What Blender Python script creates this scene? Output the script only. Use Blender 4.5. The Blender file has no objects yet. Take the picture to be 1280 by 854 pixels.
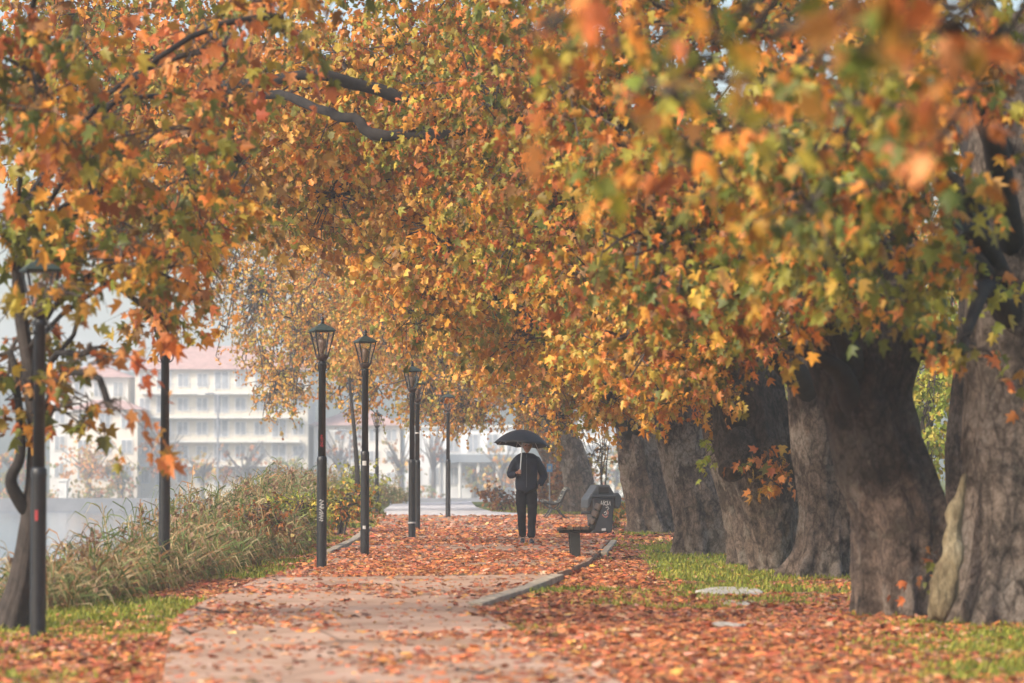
import bpy, bmesh, math, random
import numpy as np
from mathutils import Vector, noise, Matrix

random.seed(7)
RNG = np.random.default_rng(7)
scene = bpy.context.scene
COL = scene.collection
R = math.radians

# ------------------------------------------------------------------ camera geometry
F = 3600.0            # focal length in pixels of the 1280 px wide photograph
HOR = 585.0           # image row of the horizon
CAMZ = 1.3
PITCH = math.atan((HOR - 427.0) / F)

def at(px, py, d):
    """world point seen at photo pixel (px, py), d metres ahead (world Y)"""
    x = (px - 640.0) / F
    u = -(py - 427.0) / F
    cy = math.cos(PITCH) - u * math.sin(PITCH)
    cz = math.sin(PITCH) + u * math.cos(PITCH)
    s = d / cy
    return Vector((x * s, d, CAMZ + cz * s))

def gd(px, py, z=0.0):
    """ground point at height z under photo pixel"""
    u = -(py - 427.0) / F
    cy = math.cos(PITCH) - u * math.sin(PITCH)
    cz = math.sin(PITCH) + u * math.cos(PITCH)
    s = (z - CAMZ) / cz
    return Vector(((px - 640.0) / F * s, cy * s, z))

# ------------------------------------------------------------------ tagging
def tag(o, label=None, cat=None, group=None, kind=None):
    if label: o['label'] = label
    if cat: o['category'] = cat
    if group: o['group'] = group
    if kind: o['kind'] = kind
    return o

def empty(name, loc, label, cat, group=None, rz=0.0):
    o = bpy.data.objects.new(name, None)
    COL.objects.link(o)
    o.location = loc
    o.rotation_euler = (0, 0, rz)
    o.empty_display_size = 0.2
    return tag(o, label, cat, group)

def link_mesh(name, me, mat, parent=None):
    o = bpy.data.objects.new(name, me)
    COL.objects.link(o)
    if mat: me.materials.append(mat)
    if parent: o.parent = parent
    return o

def tri_mesh(name, V, T, colors=None, smooth=False):
    V = np.asarray(V, dtype=np.float32); T = np.asarray(T, dtype=np.int32)
    me = bpy.data.meshes.new(name)
    n = T.shape[1]
    me.vertices.add(len(V)); me.loops.add(T.size); me.polygons.add(len(T))
    me.vertices.foreach_set('co', V.ravel())
    me.loops.foreach_set('vertex_index', T.ravel())
    me.polygons.foreach_set('loop_start', np.arange(0, T.size, n, dtype=np.int32))
    me.polygons.foreach_set('loop_total', np.full(len(T), n, dtype=np.int32))
    if smooth: me.polygons.foreach_set('use_smooth', np.ones(len(T), dtype=bool))
    me.update(calc_edges=True)
    if colors is not None:
        a = me.color_attributes.new('tint', 'FLOAT_COLOR', 'POINT')
        c = np.ones((len(V), 4), dtype=np.float32); c[:, :3] = colors
        a.data.foreach_set('color', c.ravel())
    return me

# ------------------------------------------------------------------ materials
MATS = {}
class NT:
    def __init__(s, name):
        s.m = bpy.data.materials.new(name); s.m.use_nodes = True
        s.t = s.m.node_tree; s.n = s.t.nodes
        s.b = s.n['Principled BSDF']; s.out = s.n['Material Output']
    def new(s, t, **kw):
        nd = s.n.new(t)
        for k, v in kw.items():
            if k in nd.inputs: nd.inputs[k].default_value = v
            else: setattr(nd, k, v)
        return nd
    def ln(s, a, b): s.t.links.new(a, b)
    def coords(s, which='Object'): return s.new('ShaderNodeTexCoord').outputs[which]
    def noise(s, scale, detail=5, rough=0.6, vec=None, vscale=None):
        nz = s.new('ShaderNodeTexNoise'); nz.inputs['Scale'].default_value = scale
        nz.inputs['Detail'].default_value = detail; nz.inputs['Roughness'].default_value = rough
        v = vec if vec is not None else s.coords()
        if vscale:
            mp = s.new('ShaderNodeMapping'); mp.inputs['Scale'].default_value = vscale
            s.ln(v, mp.inputs['Vector']); v = mp.outputs[0]
        s.ln(v, nz.inputs['Vector'])
        return nz.outputs['Fac']
    def ramp(s, fac, stops):
        r = s.new('ShaderNodeValToRGB'); el = r.color_ramp.elements
        while len(el) < len(stops): el.new(0.5)
        for e, (p, c) in zip(el, stops):
            e.position = p; e.color = (c[0], c[1], c[2], 1) if len(c) >= 3 else (c[0],) * 3 + (1,)
        s.ln(fac, r.inputs[0]); return r.outputs[0]
    def mix(s, fac, a, b, mode='MIX'):
        m = s.new('ShaderNodeMix', data_type='RGBA', blend_type=mode)
        for sock, v in ((m.inputs[0], fac), (m.inputs[6], a), (m.inputs[7], b)):
            if isinstance(v, (int, float)): sock.default_value = v
            elif isinstance(v, tuple): sock.default_value = (v[0], v[1], v[2], 1)
            else: s.ln(v, sock)
        return m.outputs[2]
    def bump(s, h, strength=0.5, dist=0.05):
        b = s.new('ShaderNodeBump'); b.inputs['Strength'].default_value = strength
        b.inputs['Distance'].default_value = dist
        s.ln(h, b.inputs['Height']); s.ln(b.outputs[0], s.b.inputs['Normal'])
    def set(s, color=None, rough=0.6, metal=0.0, spec=0.5):
        if color is not None:
            if isinstance(color, tuple): s.b.inputs['Base Color'].default_value = (*color, 1)
            else: s.ln(color, s.b.inputs['Base Color'])
        s.b.inputs['Roughness'].default_value = rough
        s.b.inputs['Metallic'].default_value = metal
        s.b.inputs['Specular IOR Level'].default_value = spec
        return s.m

def simple(name, c, rough=0.6, metal=0.0, var=0.25, scale=6.0, spec=0.4, bump=0.0):
    if name in MATS: return MATS[name]
    t = NT(name)
    f = t.noise(scale, 6, 0.65)
    dk = tuple(v * (1 - var) for v in c); lt = tuple(min(1, v * (1 + var)) for v in c)
    t.set(t.ramp(f, [(0.3, dk), (0.7, lt)]), rough, metal, spec)
    if bump: t.bump(t.noise(scale * 6, 4), bump, 0.01)
    MATS[name] = t.m
    return t.m

def leaf_mat(name, transl=0.30, gloss=0.35):
    t = NT(name)
    at_ = t.new('ShaderNodeVertexColor'); at_.layer_name = 'tint'
    f = t.noise(30, 3, 0.6)
    c = t.mix(1.0, at_.outputs['Color'], t.ramp(f, [(0.25, (0.72, 0.68, 0.6)), (0.75, (1.0, 1.0, 1.0))]), 'MULTIPLY')
    t.set(c, 0.5, 0, gloss)
    tr = t.new('ShaderNodeBsdfTranslucent'); t.ln(c, tr.inputs['Color'])
    mx = t.new('ShaderNodeMixShader'); mx.inputs[0].default_value = transl
    t.ln(t.b.outputs[0], mx.inputs[1]); t.ln(tr.outputs[0], mx.inputs[2])
    t.ln(mx.outputs[0], t.out.inputs['Surface'])
    return t.m
LEAF = leaf_mat('plane_leaf')
LITTER = leaf_mat('fallen_leaf', 0.1, 0.5)
GRASSM = leaf_mat('grass_blade', 0.35, 0.3)
REEDM = leaf_mat('reed_blade', 0.35, 0.3)

def bark_mat(name, dark_top=True, light=(0.47, 0.34, 0.265), dark=(0.05, 0.04, 0.035), h0=1.1, top_darkness=0.86):
    t = NT(name)
    co = t.coords()
    big = t.noise(1.3, 5, 0.65, co)
    mid = t.noise(6.5, 10, 0.82, co, (1, 1, 0.6))
    fine = t.noise(24, 8, 0.85, co, (1, 1, 0.75))
    c = t.ramp(mid, [(0.36, dark), (0.5, tuple(0.55 * a for a in light)), (0.62, light)])
    c = t.mix(t.ramp(big, [(0.5, (0, 0, 0)), (0.56, (0.75, 0.75, 0.75))]), c, (0.52, 0.43, 0.36))
    c = t.mix(t.ramp(t.noise(2.4, 6, 0.7, co, (1, 1, .6)), [(0.54, (0, 0, 0)), (0.60, (0.8, 0.8, 0.8))]), c, (0.10, 0.075, 0.06))
    c = t.mix(0.7, c, t.ramp(fine, [(0.38, (0.16, 0.14, 0.13)), (0.56, (1, 1, 1))]), 'MULTIPLY')
    vo = t.new('ShaderNodeTexVoronoi', feature='DISTANCE_TO_EDGE'); vo.inputs['Scale'].default_value = 7
    mpv = t.new('ShaderNodeMapping'); mpv.inputs['Scale'].default_value = (1, 1, .6); t.ln(co, mpv.inputs['Vector'])
    wp = t.mix(0.25, mpv.outputs[0], t.new('ShaderNodeTexNoise', Scale=6.0).outputs['Color']); t.ln(wp, vo.inputs['Vector'])
    c = t.mix(0.6, c, t.ramp(vo.outputs['Distance'], [(0.0, (0.2, 0.18, 0.17)), (0.09, (1, 1, 1))]), 'MULTIPLY')
    # moss and lichen
    c = t.mix(t.ramp(t.noise(2.6, 4, 0.6, co), [(0.6, (0, 0, 0)), (0.78, (0.5, 0.5, 0.5))]), c, (0.07, 0.085, 0.03))
    spot = t.noise(55, 2, 0.5, co)
    c = t.mix(t.ramp(spot, [(0.71, (0, 0, 0)), (0.74, (0.6, 0.6, 0.6))]), c, (0.42, 0.38, 0.33))
    if dark_top:  # bark colour turns darker towards the top, with a noisy edge
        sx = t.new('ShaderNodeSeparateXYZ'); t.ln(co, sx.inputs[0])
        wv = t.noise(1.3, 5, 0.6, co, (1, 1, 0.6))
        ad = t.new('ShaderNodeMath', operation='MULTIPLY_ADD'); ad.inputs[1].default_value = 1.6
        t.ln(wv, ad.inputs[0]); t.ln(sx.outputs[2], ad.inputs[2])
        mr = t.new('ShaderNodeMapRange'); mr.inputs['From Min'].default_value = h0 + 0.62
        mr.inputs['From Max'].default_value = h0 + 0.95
        mr.inputs['To Max'].default_value = top_darkness
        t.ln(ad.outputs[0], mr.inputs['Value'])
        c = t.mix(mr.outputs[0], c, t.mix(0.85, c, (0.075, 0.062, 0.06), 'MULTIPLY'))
    t.set(c, 0.85, 0, 0.25)
    hm = t.new('ShaderNodeMath', operation='MULTIPLY_ADD'); hm.inputs[1].default_value = 0.35
    t.ln(fine, hm.inputs[0]); t.ln(mid, hm.inputs[2])
    t.bump(hm.outputs[0], 1.0, 0.14)
    return t.m
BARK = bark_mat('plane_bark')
BARK_PLAIN = bark_mat('plane_bark_plain', dark_top=False)  # same bark without the darker top
BARK_PALE = bark_mat('plane_bark_pale', h0=1.6, top_darkness=.35, light=(.62, .48, .38))
BARK_MID = bark_mat('plane_bark_mid', h0=1.9, top_darkness=.6, light=(.54, .40, .32))  # weaker dark top that starts higher up
BARK_THIN = simple('twig_bark', (0.06, 0.045, 0.035), 0.8, var=0.4)
_t = NT('bare_wood'); _c = _t.coords()
BARK_SCAR = _t.set(_t.mix(.8, _t.ramp(_t.noise(3.2, 8, .75, _c, (1, 1, .4)), [(.36, (.07, .05, .035)), (.5, (.27, .21, .12)), (.66, (.42, .35, .23))]), _t.ramp(_t.noise(22, 6, .8, _c, (1, 1, .25)), [(.36, (.3, .27, .22)), (.58, (1, 1, 1))]), 'MULTIPLY'), .85, 0, .2); _t.bump(_t.noise(12, 6, .7, _c, (1, 1, .3)), 1, .08)
LIMB = simple('limb_bark', (0.02, 0.016, 0.014), 0.95, var=0.5, scale=8, bump=0.5)

BLACKM = simple('lamp_black', (0.012, 0.013, 0.016), 0.42, 0.0, 0.35, 20, 0.5, 0.15)
RUSTM = simple('lamp_rust', (0.05, 0.027, 0.02), 0.6, 0.2, 0.5, 30, 0.5)
ROOFM = simple('lamp_roof', (0.04, 0.06, 0.052), 0.5, 0.3, 0.4, 25, 0.5)

def glass_mat():
    t = NT('lantern_glass')
    tr = t.new('ShaderNodeBsdfTransparent'); tr.inputs[0].default_value = (0.9, 0.9, 0.9, 1)
    gl = t.new('ShaderNodeBsdfGlossy'); gl.inputs['Roughness'].default_value = 0.15
    mx = t.new('ShaderNodeMixShader'); mx.inputs[0].default_value = 0.12
    t.ln(tr.outputs[0], mx.inputs[1]); t.ln(gl.outputs[0], mx.inputs[2]); t.ln(mx.outputs[0], t.out.inputs['Surface'])
    return t.m
GLASS = glass_mat()

# ------------------------------------------------------------------ mesh builder
class MB:
    def __init__(s): s.bm = bmesh.new()
    def box(s, c, size, rot=None, taper=1.0):
        m = bmesh.ops.create_cube(s.bm, size=1.0)['verts']
        M = Matrix.Translation(Vector(c)) @ (rot.to_4x4() if rot else Matrix()) @ Matrix.Diagonal((*size, 1))
        for v in m:
            if v.co.z < 0: v.co.x *= taper; v.co.y *= taper
            v.co = M @ v.co
        return s
    def tube(s, pts, rad, n=10, cap=True):
        pts = [Vector(p) for p in pts]
        if isinstance(rad, (int, float)): rad = [rad] * len(pts)
        rings = []
        up = Vector((0.3, 0.9, 0.1)).normalized()
        for i, p in enumerate(pts):
            a = pts[max(0, i - 1)]; b = pts[min(len(pts) - 1, i + 1)]
            t = (b - a).normalized()
            u = (up - t * up.dot(t))
            if u.length < 1e-4: u = t.orthogonal()
            u.normalize(); w = t.cross(u); up = u
            rings.append([s.bm.verts.new(p + (u * math.cos(2 * math.pi * k / n) + w * math.sin(2 * math.pi * k / n)) * rad[i]) for k in range(n)])
        for i in range(len(rings) - 1):
            for k in range(n):
                s.bm.faces.new((rings[i][k], rings[i][(k + 1) % n], rings[i + 1][(k + 1) % n], rings[i + 1][k]))
        if cap:
            s.bm.faces.new(rings[0][::-1]); s.bm.faces.new(rings[-1])
        return s
    def lathe(s, prof, n=20, c=(0, 0, 0), phase=0.0):
        rings = []
        for (r, z) in prof:
            rings.append([s.bm.verts.new((c[0] + r * math.cos(phase + 2 * math.pi * k / n), c[1] + r * math.sin(phase + 2 * math.pi * k / n), c[2] + z)) for k in range(n)])
        for i in range(len(rings) - 1):
            for k in range(n):
                s.bm.faces.new((rings[i][k], rings[i][(k + 1) % n], rings[i + 1][(k + 1) % n], rings[i + 1][k]))
        s.bm.faces.new(rings[0][::-1]); s.bm.faces.new(rings[-1])
        return s
    def ball(s, c, r, sc=(1, 1, 1), seg=14):
        m = bmesh.ops.create_uvsphere(s.bm, u_segments=seg, v_segments=seg // 2 + 2, radius=r)['verts']
        for v in m: v.co = Vector((v.co.x * sc[0], v.co.y * sc[1], v.co.z * sc[2])) + Vector(c)
        return s
    def prism(s, poly, axis, a, b):
        """extrude polygon (2-tuples) along axis from a to b"""
        def mk(p, t):
            return {'x': (t, p[0], p[1]), 'y': (p[0], t, p[1]), 'z': (p[0], p[1], t)}[axis]
        v0 = [s.bm.verts.new(mk(p, a)) for p in poly]; v1 = [s.bm.verts.new(mk(p, b)) for p in poly]
        n = len(poly)
        s.bm.faces.new(v0); s.bm.faces.new(v1[::-1])
        for k in range(n): s.bm.faces.new((v0[k], v1[k], v1[(k + 1) % n], v0[(k + 1) % n]))
        return s
    def build(s, name, mat, parent=None, smooth=False, bevel=0.0):
        bmesh.ops.recalc_face_normals(s.bm, faces=s.bm.faces)
        me = bpy.data.meshes.new(name); s.bm.to_mesh(me); s.bm.free()
        if smooth:
            for p in me.polygons: p.use_smooth = True
        o = link_mesh(name, me, mat, parent)
        if bevel:
            b = o.modifiers.new('bevel', 'BEVEL'); b.width = bevel; b.segments = 2; b.limit_method = 'ANGLE'
        return o

# ------------------------------------------------------------------ terrain
SHORE_Y = np.array([-60, 10, 20, 27.5, 31, 36, 44.6, 52, 62, 80, 100, 113, 130.0])
SHORE_X = np.array([-7, -5.6, -5.0, -4.45, -4.0, -3.75, -3.5, -3.7, -4.3, -5.0, -5.2, -4.0, 3.0])
def shore_sd(X, Y):
    X = np.asarray(X, float); Y = np.asarray(Y, float)
    xb = np.interp(Y, SHORE_Y, SHORE_X)
    yend = 117 + 260 * np.clip((X - 9) / 14, 0, 1) ** 1.5
    return np.minimum(X - xb, yend - Y)
def wob(X, Y, s, a):
    return a * (np.sin(X * s + 1.3 * np.sin(Y * s * .7)) * np.cos(Y * s * 1.13 + 1.7 * np.sin(X * s * .6)))
def terrain(X, Y):
    sd = shore_sd(X, Y)
    z = -0.075 + np.where(sd < 0, sd * 0.5, 0)
    z = z + wob(X, Y, 0.9, 0.02) + wob(X, Y, 2.3, 0.008) + 0.02 * np.clip(X - 3, 0, 6)
    z = np.maximum(z, -5.0)
    far = np.clip((Y - 302) / 6, 0, 1)
    zf = -2.0 + 0.012 * (Y - 302) + 24 * np.clip((Y - 400) / 220, 0, 1) ** 1.3 * (0.75 + 0.25 * np.sin(X * 0.006 + 1.2)) + wob(X, Y, 0.02, 2.5) * np.clip((Y - 420) / 200, 0, 1)
    return z * (1 - far) + np.maximum(zf, np.where(sd > 5, -2, -9)) * far
def tz(x, y): return float(terrain(x, y))

PATH_NEAR = [(-2.1, 5), (-2.1, 17.4), (-2.45, 20.5), (-2.92, 25.0), (-3.02, 28.5), (-2.96, 34.2), (0.49, 35.2), (-0.02, 30.6), (-0.42, 27.6), (-0.3, 26.4), (0.0, 23.6), (0.28, 20.7), (0.68, 17.4), (2.2, 5)]
PLAZA = [(-2.96, 34.2), (-2.75, 38), (-2.7, 44), (-2.75, 52), (-3.0, 62), (-3.4, 79.0), (2.35, 79.0), (2.3, 66), (1.9, 55), (1.35, 45), (1.08, 40.5), (0.72, 37), (0.49, 35.2)]
def inpoly(X, Y, poly):
    X = np.asarray(X, float); Y = np.asarray(Y, float)
    ins = np.zeros(np.broadcast(X, Y).shape, bool); n = len(poly)
    for i in range(n):
        x1, y1 = poly[i]; x2, y2 = poly[(i + 1) % n]
        if y1 == y2: continue
        c = ((y1 > Y) != (y2 > Y)) & (X < (x2 - x1) * (Y - y1) / (y2 - y1) + x1)
        ins ^= c
    return ins
def surf(X, Y):
    return np.where(inpoly(X, Y, PATH_NEAR) | inpoly(X, Y, PLAZA), 0.002, terrain(X, Y))

def vnoise(X, Y, scale, seed=0):
    """smooth value noise 0..1, numpy"""
    x = np.asarray(X, float) / scale + 100; y = np.asarray(Y, float) / scale + 100
    xi = np.floor(x).astype(int); yi = np.floor(y).astype(int)
    fx = x - xi; fy = y - yi; fx = fx * fx * (3 - 2 * fx); fy = fy * fy * (3 - 2 * fy)
    def h(a, b):
        n = (a * 374761393 + b * 668265263 + seed * 974711) & 0x7fffffff
        n = ((n ^ (n >> 13)) * 1274126177) & 0x7fffffff
        return (n % 10007) / 10007.0
    return (h(xi, yi) * (1 - fx) + h(xi + 1, yi) * fx) * (1 - fy) + (h(xi, yi + 1) * (1 - fx) + h(xi + 1, yi + 1) * fx) * fy
def fnoise(X, Y, s, seed=0): return 0.55 * vnoise(X, Y, s, seed) + 0.3 * vnoise(X, Y, s * .45, seed + 5) + 0.15 * vnoise(X, Y, s * .2, seed + 9)

def grassiness(X, Y):
    """0..1 where grass grows instead of leaf litter"""
    n = fnoise(X, Y, 2.0, 3)
    g = np.zeros_like(n)
    band = np.exp(-(((Y - 42) / 12) ** 2)) * np.clip((X - 1.3 - (Y - 35) * .03) / 0.7, 0, 1)   # round the trunks
    g = np.maximum(g, band * 1.45)
    left = np.exp(-(((Y - 28.5) / 2.8) ** 2)) * np.clip((-2.9 - X) / 0.3, 0, 1)
    g = np.maximum(g, left)
    g = np.maximum(g, 0.75 * np.exp(-(((Y - 19.2) / 2.0) ** 2)) * np.clip((X - 1.9) / 1.0, 0, 1))
    g = np.maximum(g, np.clip((Y - 80) / 6, 0, 1) * 0.8)
    g = np.maximum(g, np.clip((X - 4.6) / 2, 0, 1) * 0.9)
    g = np.maximum(g, 0.46)
    return np.clip((g * 1.05 + (n - 0.5) * 1.6 - 0.42) / 0.35, 0, 1)

def build_ground():
    def axis(lo, hi, mid_lo, mid_hi, fine, coarse_n):
        a = np.arange(mid_lo, mid_hi, fine)
        l = mid_lo - (np.geomspace(1, 1 + mid_lo - lo, coarse_n) - 1)[1:][::-1]
        r = mid_hi + (np.geomspace(1, 1 + hi - mid_hi, coarse_n) - 1)
        return np.concatenate([l, a, r])
    xs = axis(-900, 900, -10, 9, 0.16, 40)
    ys = np.concatenate([axis(-80, 330, 10, 75, 0.3, 50), np.linspace(345, 1250, 70)])
    X, Y = np.meshgrid(xs, ys)
    Z = terrain(X, Y)
    V = np.stack([X, Y, Z], -1).reshape(-1, 3)
    nx, ny = len(xs), len(ys)
    i = np.arange(nx * ny).reshape(ny, nx)
    Q = np.stack([i[:-1, :-1], i[:-1, 1:], i[1:, 1:], i[1:, :-1]], -1).reshape(-1, 4)
    g = grassiness(X, Y).reshape(-1, 1)
    n1 = fnoise(X, Y, 0.5, 11).reshape(-1, 1)
    soil = np.array([[0.12, 0.055, 0.03]]) * (0.6 + 0.9 * n1)
    grass = np.array([[0.14, 0.165, 0.025]]) * (0.6 + 0.8 * n1)
    c = soil * (1 - g) + grass * g
    farm = np.clip((Y.reshape(-1, 1) - 290) / 20, 0, 1)
    c = c * (1 - farm) + farm * np.array([[0.06, 0.075, 0.05]]) * (0.5 + n1)
    me = tri_mesh('ground', V, Q, c, smooth=True)
    t = NT('ground_soil'); a = t.new('ShaderNodeVertexColor'); a.layer_name = 'tint'
    f = t.noise(9, 8, 0.75)
    t.set(t.mix(1.0, a.outputs[0], t.ramp(f, [(0.3, (0.45, 0.45, 0.45)), (0.7, (1, 1, 1))]), 'MULTIPLY'), 0.95, 0, 0.2)
    t.bump(t.noise(25, 6), 0.8, 0.05)
    o = link_mesh('ground', me, t.m); o['kind'] = 'structure'
build_ground()

def water():
    t = NT('lake_water')
    t.set((0.10, 0.13, 0.16), 0.12, 0, 0.6)
    t.bump(t.noise(1.6, 6, 0.6, None, (0.5, 2.2, 1)), 0.35, 0.08)
    V = [(-900, -60, -3.2), (900, -60, -3.2), (900, 301, -3.2), (-900, 301, -3.2)]
    o = link_mesh('lake_water', tri_mesh('lake_water', V, [[0, 1, 2, 3]]), t.m); o['kind'] = 'structure'
water()

def paths():
    def slab(name, poly, mat, top=0.0, th=0.16):
        b = MB(); b.prism(poly, 'z', top - th, top)
        bmesh.ops.triangulate(b.bm, faces=b.bm.faces[:])
        o = b.build(name, mat); o['kind'] = 'structure'; return o
    t = NT('concrete_slab')
    co = t.coords()
    c = t.ramp(t.noise(0.9, 8, 0.7, co), [(0.3, (0.30, 0.18, 0.115)), (0.5, (0.49, 0.315, 0.22)), (0.7, (0.62, 0.43, 0.33))])
    c = t.mix(0.5, c, t.ramp(t.noise(60, 4, 0.8, co), [(0.3, (0.5, 0.46, 0.42)), (0.6, (1, 1, 1))]), 'MULTIPLY')
    c = t.mix(t.ramp(t.noise(2.2, 6, 0.7, co, (1, 0.5, 1)), [(0.5, (0, 0, 0)), (0.72, (0.55, 0.55, 0.55))]), c, (0.24, 0.13, 0.08))
    vo = t.new('ShaderNodeTexVoronoi', feature='DISTANCE_TO_EDGE'); vo.inputs['Scale'].default_value = .45
    t.ln(t.mix(0.12, co, t.new('ShaderNodeTexNoise', Scale=3.0).outputs['Color']), vo.inputs['Vector'])
    c = t.mix(0.75, c, t.ramp(vo.outputs['Distance'], [(0.0, (0.2, 0.15, 0.12)), (0.012, (1, 1, 1))]), 'MULTIPLY')
    rr = t.new('ShaderNodeMapRange'); rr.inputs['To Min'].default_value = .3; rr.inputs['To Max'].default_value = .8
    t.ln(t.noise(1.1, 5, .6, co), rr.inputs['Value'])
    t.set(c, 0.62, 0, 0.4); t.ln(rr.outputs[0], t.b.inputs['Roughness']); t.bump(t.noise(50, 5, 0.7, co), 0.4, 0.02)
    slab('path', PATH_NEAR, t.m)
    t = NT('plaza_earth'); co = t.coords()
    c = t.ramp(t.noise(1.2, 8, 0.7, co), [(0.3, (0.22, 0.13, 0.085)), (0.7, (0.44, 0.30, 0.21))])
    t.set(c, 0.8, 0, 0.3); t.bump(t.noise(30, 5, 0.7, co), 0.5, 0.02)
    slab('plaza_path', PLAZA, t.m)
    # pale bare ground beyond
    t = NT('pale_gravel'); co = t.coords()
    t.set(t.ramp(t.noise(3, 8, 0.8, co, (1, 0.3, 1)), [(0.3, (0.35, 0.33, 0.33)), (0.7, (0.68, 0.66, 0.67))]), 0.8)
    slab('gravel_path', [(-3.4, 79.01), (-4.0, 90), (-4.3, 104), (-1.6, 112), (-1.2, 96), (-0.6, 86), (1.2, 79.01)], t.m, 0.004, 0.16)
    # kerbs: stone strips on the right side of path and plaza
    ks = simple('kerb_stone', (0.34, 0.28, 0.21), 0.85, var=0.45, scale=5, bump=0.5)
    def kerb(pts, w=0.16, h=0.045):
        b = MB()
        for (x0, y0), (x1, y1) in zip(pts, pts[1:]):
            L = math.hypot(x1 - x0, y1 - y0); n = max(1, round(L / 1.0))
            ang = math.atan2(y1 - y0, x1 - x0)
            for k in range(n):
                f = (k + .5) / n
                b.box((x0 + (x1 - x0) * f, y0 + (y1 - y0) * f, h / 2 - 0.11 + random.uniform(-.006, .006)), (L / n - 0.014, w, 0.22 + h),
                      Matrix.Rotation(ang + random.uniform(-.01, .01), 3, 'Z'))
        o = b.build('kerb', ks, bevel=0.012); o['kind'] = 'structure'
    kerb([(-0.36, 27.7), (0.02, 30.5), (0.55, 35.2)], 0.17, 0.012)
    kerb([(1.43, 45), (1.85, 52.5)], 0.11, -0.01)
    kerb([(-2.82, 44), (-2.83, 52), (-3.08, 62)], 0.14, 0.04)
paths()

# ------------------------------------------------------------------ leaves
TPL_HI_V = np.array([(0, .32, 0), (0, 0, 0), (.18, -.10, 0), (.52, .04, 0), (.30, .24, 0), (.58, .60, 0), (.25, .54, 0), (0, 1.02, 0), (-.22, .52, 0), (-.60, .60, 0), (-.27, .24, 0), (-.54, .04, 0), (-.18, -.10, 0)], float)
TPL_HI_V[:, 2] = -0.28 * np.abs(TPL_HI_V[:, 0]) - 0.12 * TPL_HI_V[:, 1] ** 2
TPL_HI_T = np.array([(0, i, i + 1) for i in range(1, 12)] + [(0, 12, 1)])
TPL_MD_V = np.array([(0, .3, 0), (0, 0, 0), (.5, .08, 0), (.27, .3, 0), (.5, .65, 0), (0, 1, 0), (-.5, .65, 0), (-.27, .3, 0), (-.5, .08, 0)], float)
TPL_MD_V[:, 2] = -0.3 * np.abs(TPL_MD_V[:, 0]) - 0.1 * TPL_MD_V[:, 1] ** 2
TPL_MD_T = np.array([(0, i, i + 1) for i in range(1, 8)] + [(0, 8, 1)])
TPL_LO_V = np.array([(0, 0, 0), (.48, .45, -.12), (0, 1, 0), (-.48, .45, -.12)], float)
TPL_LO_T = np.array([(0, 1, 2), (0, 2, 3)])
TPL = {'hi': (TPL_HI_V, TPL_HI_T), 'md': (TPL_MD_V, TPL_MD_T), 'lo': (TPL_LO_V, TPL_LO_T)}

def nrm(a): return a / np.maximum(np.linalg.norm(a, axis=-1, keepdims=True), 1e-9)
def leaves_geo(P, tip, nor, size, col, lod):
    """batched leaves -> (V, T, C)"""
    tv, tt = TPL[lod]
    tip = nrm(tip); side = nrm(np.cross(tip, nor)); nn = np.cross(side, tip)
    wv = 0.6 + 0.5 * RNG.random(len(P))
    fold = 0.2 + 3.4 * RNG.random(len(P))
    V = P[:, None, :] + size[:, None, None] * (tv[None, :, 0, None] * side[:, None, :] * wv[:, None, None]
        + tv[None, :, 1, None] * tip[:, None, :] + tv[None, :, 2, None] * fold[:, None, None] * nn[:, None, :])
    n = len(P); k = len(tv)
    T = (tt[None] + (np.arange(n) * k)[:, None, None]).reshape(-1, 3)
    C = np.repeat(col, k, axis=0)
    return V.reshape(-1, 3), T, C

class Geo:
    def __init__(s): s.V = []; s.T = []; s.C = []; s.n = 0
    def add(s, V, T, C): s.V.append(V); s.T.append(T + s.n); s.C.append(C); s.n += len(V)
    def mesh(s, name): return tri_mesh(name, np.concatenate(s.V), np.concatenate(s.T), np.concatenate(s.C))

PAL = {
 'gold':  [((.80, .37, .05), 4.4), ((.80, .47, .11), 2.4), ((.72, .27, .045), 3), ((.50, .36, .05), 3.4), ((.30, .28, .045), 2.4), ((.42, .19, .05), 1.6)],
 'mixed': [((.74, .34, .045), 3.3), ((.72, .23, .04), 2.5), ((.42, .33, .04), 3.6), ((.18, .20, .03), 2.8), ((.48, .14, .04), 1), ((.30, .15, .04), 2)],
 'green': [((.17, .19, .025), 3.6), ((.34, .31, .04), 3.2), ((.60, .34, .045), 2.2), ((.72, .26, .04), 1.8), ((.09, .12, .022), 1), ((.45, .17, .04), 1)],
 'red':   [((.74, .27, .07), 3), ((.60, .17, .05), 1.4), ((.76, .36, .11), 2), ((.50, .28, .05), 1.4), ((.20, .21, .035), 1.2)],
 'rust':  [((.36, .13, .045), 3), ((.50, .20, .06), 2), ((.24, .10, .04), 2), ((.45, .29, .09), 1)],
 'yellowgreen': [((.50, .50, .07), 3), ((.32, .38, .05), 3), ((.62, .45, .08), 1.5)],
 'litter': [((.62, .20, .075), 3), ((.72, .27, .10), 3), ((.46, .12, .05), 3), ((.74, .42, .26), 1.6), ((.30, .11, .06), 2), ((.72, .36, .08), .8), ((.16, .075, .045), 1.6)],
}
def pick(pal, n, jit=0.16):
    cs = np.array([c for c, w in PAL[pal]]); w = np.array([w for c, w in PAL[pal]]); w = w / w.sum()
    c = cs[RNG.choice(len(cs), n, p=w)]
    return np.clip(c * (1 + RNG.normal(0, jit, (n, 1))) * (1 + RNG.normal(0, jit * .5, (n, 3))), 0.01, 0.95)

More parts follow.
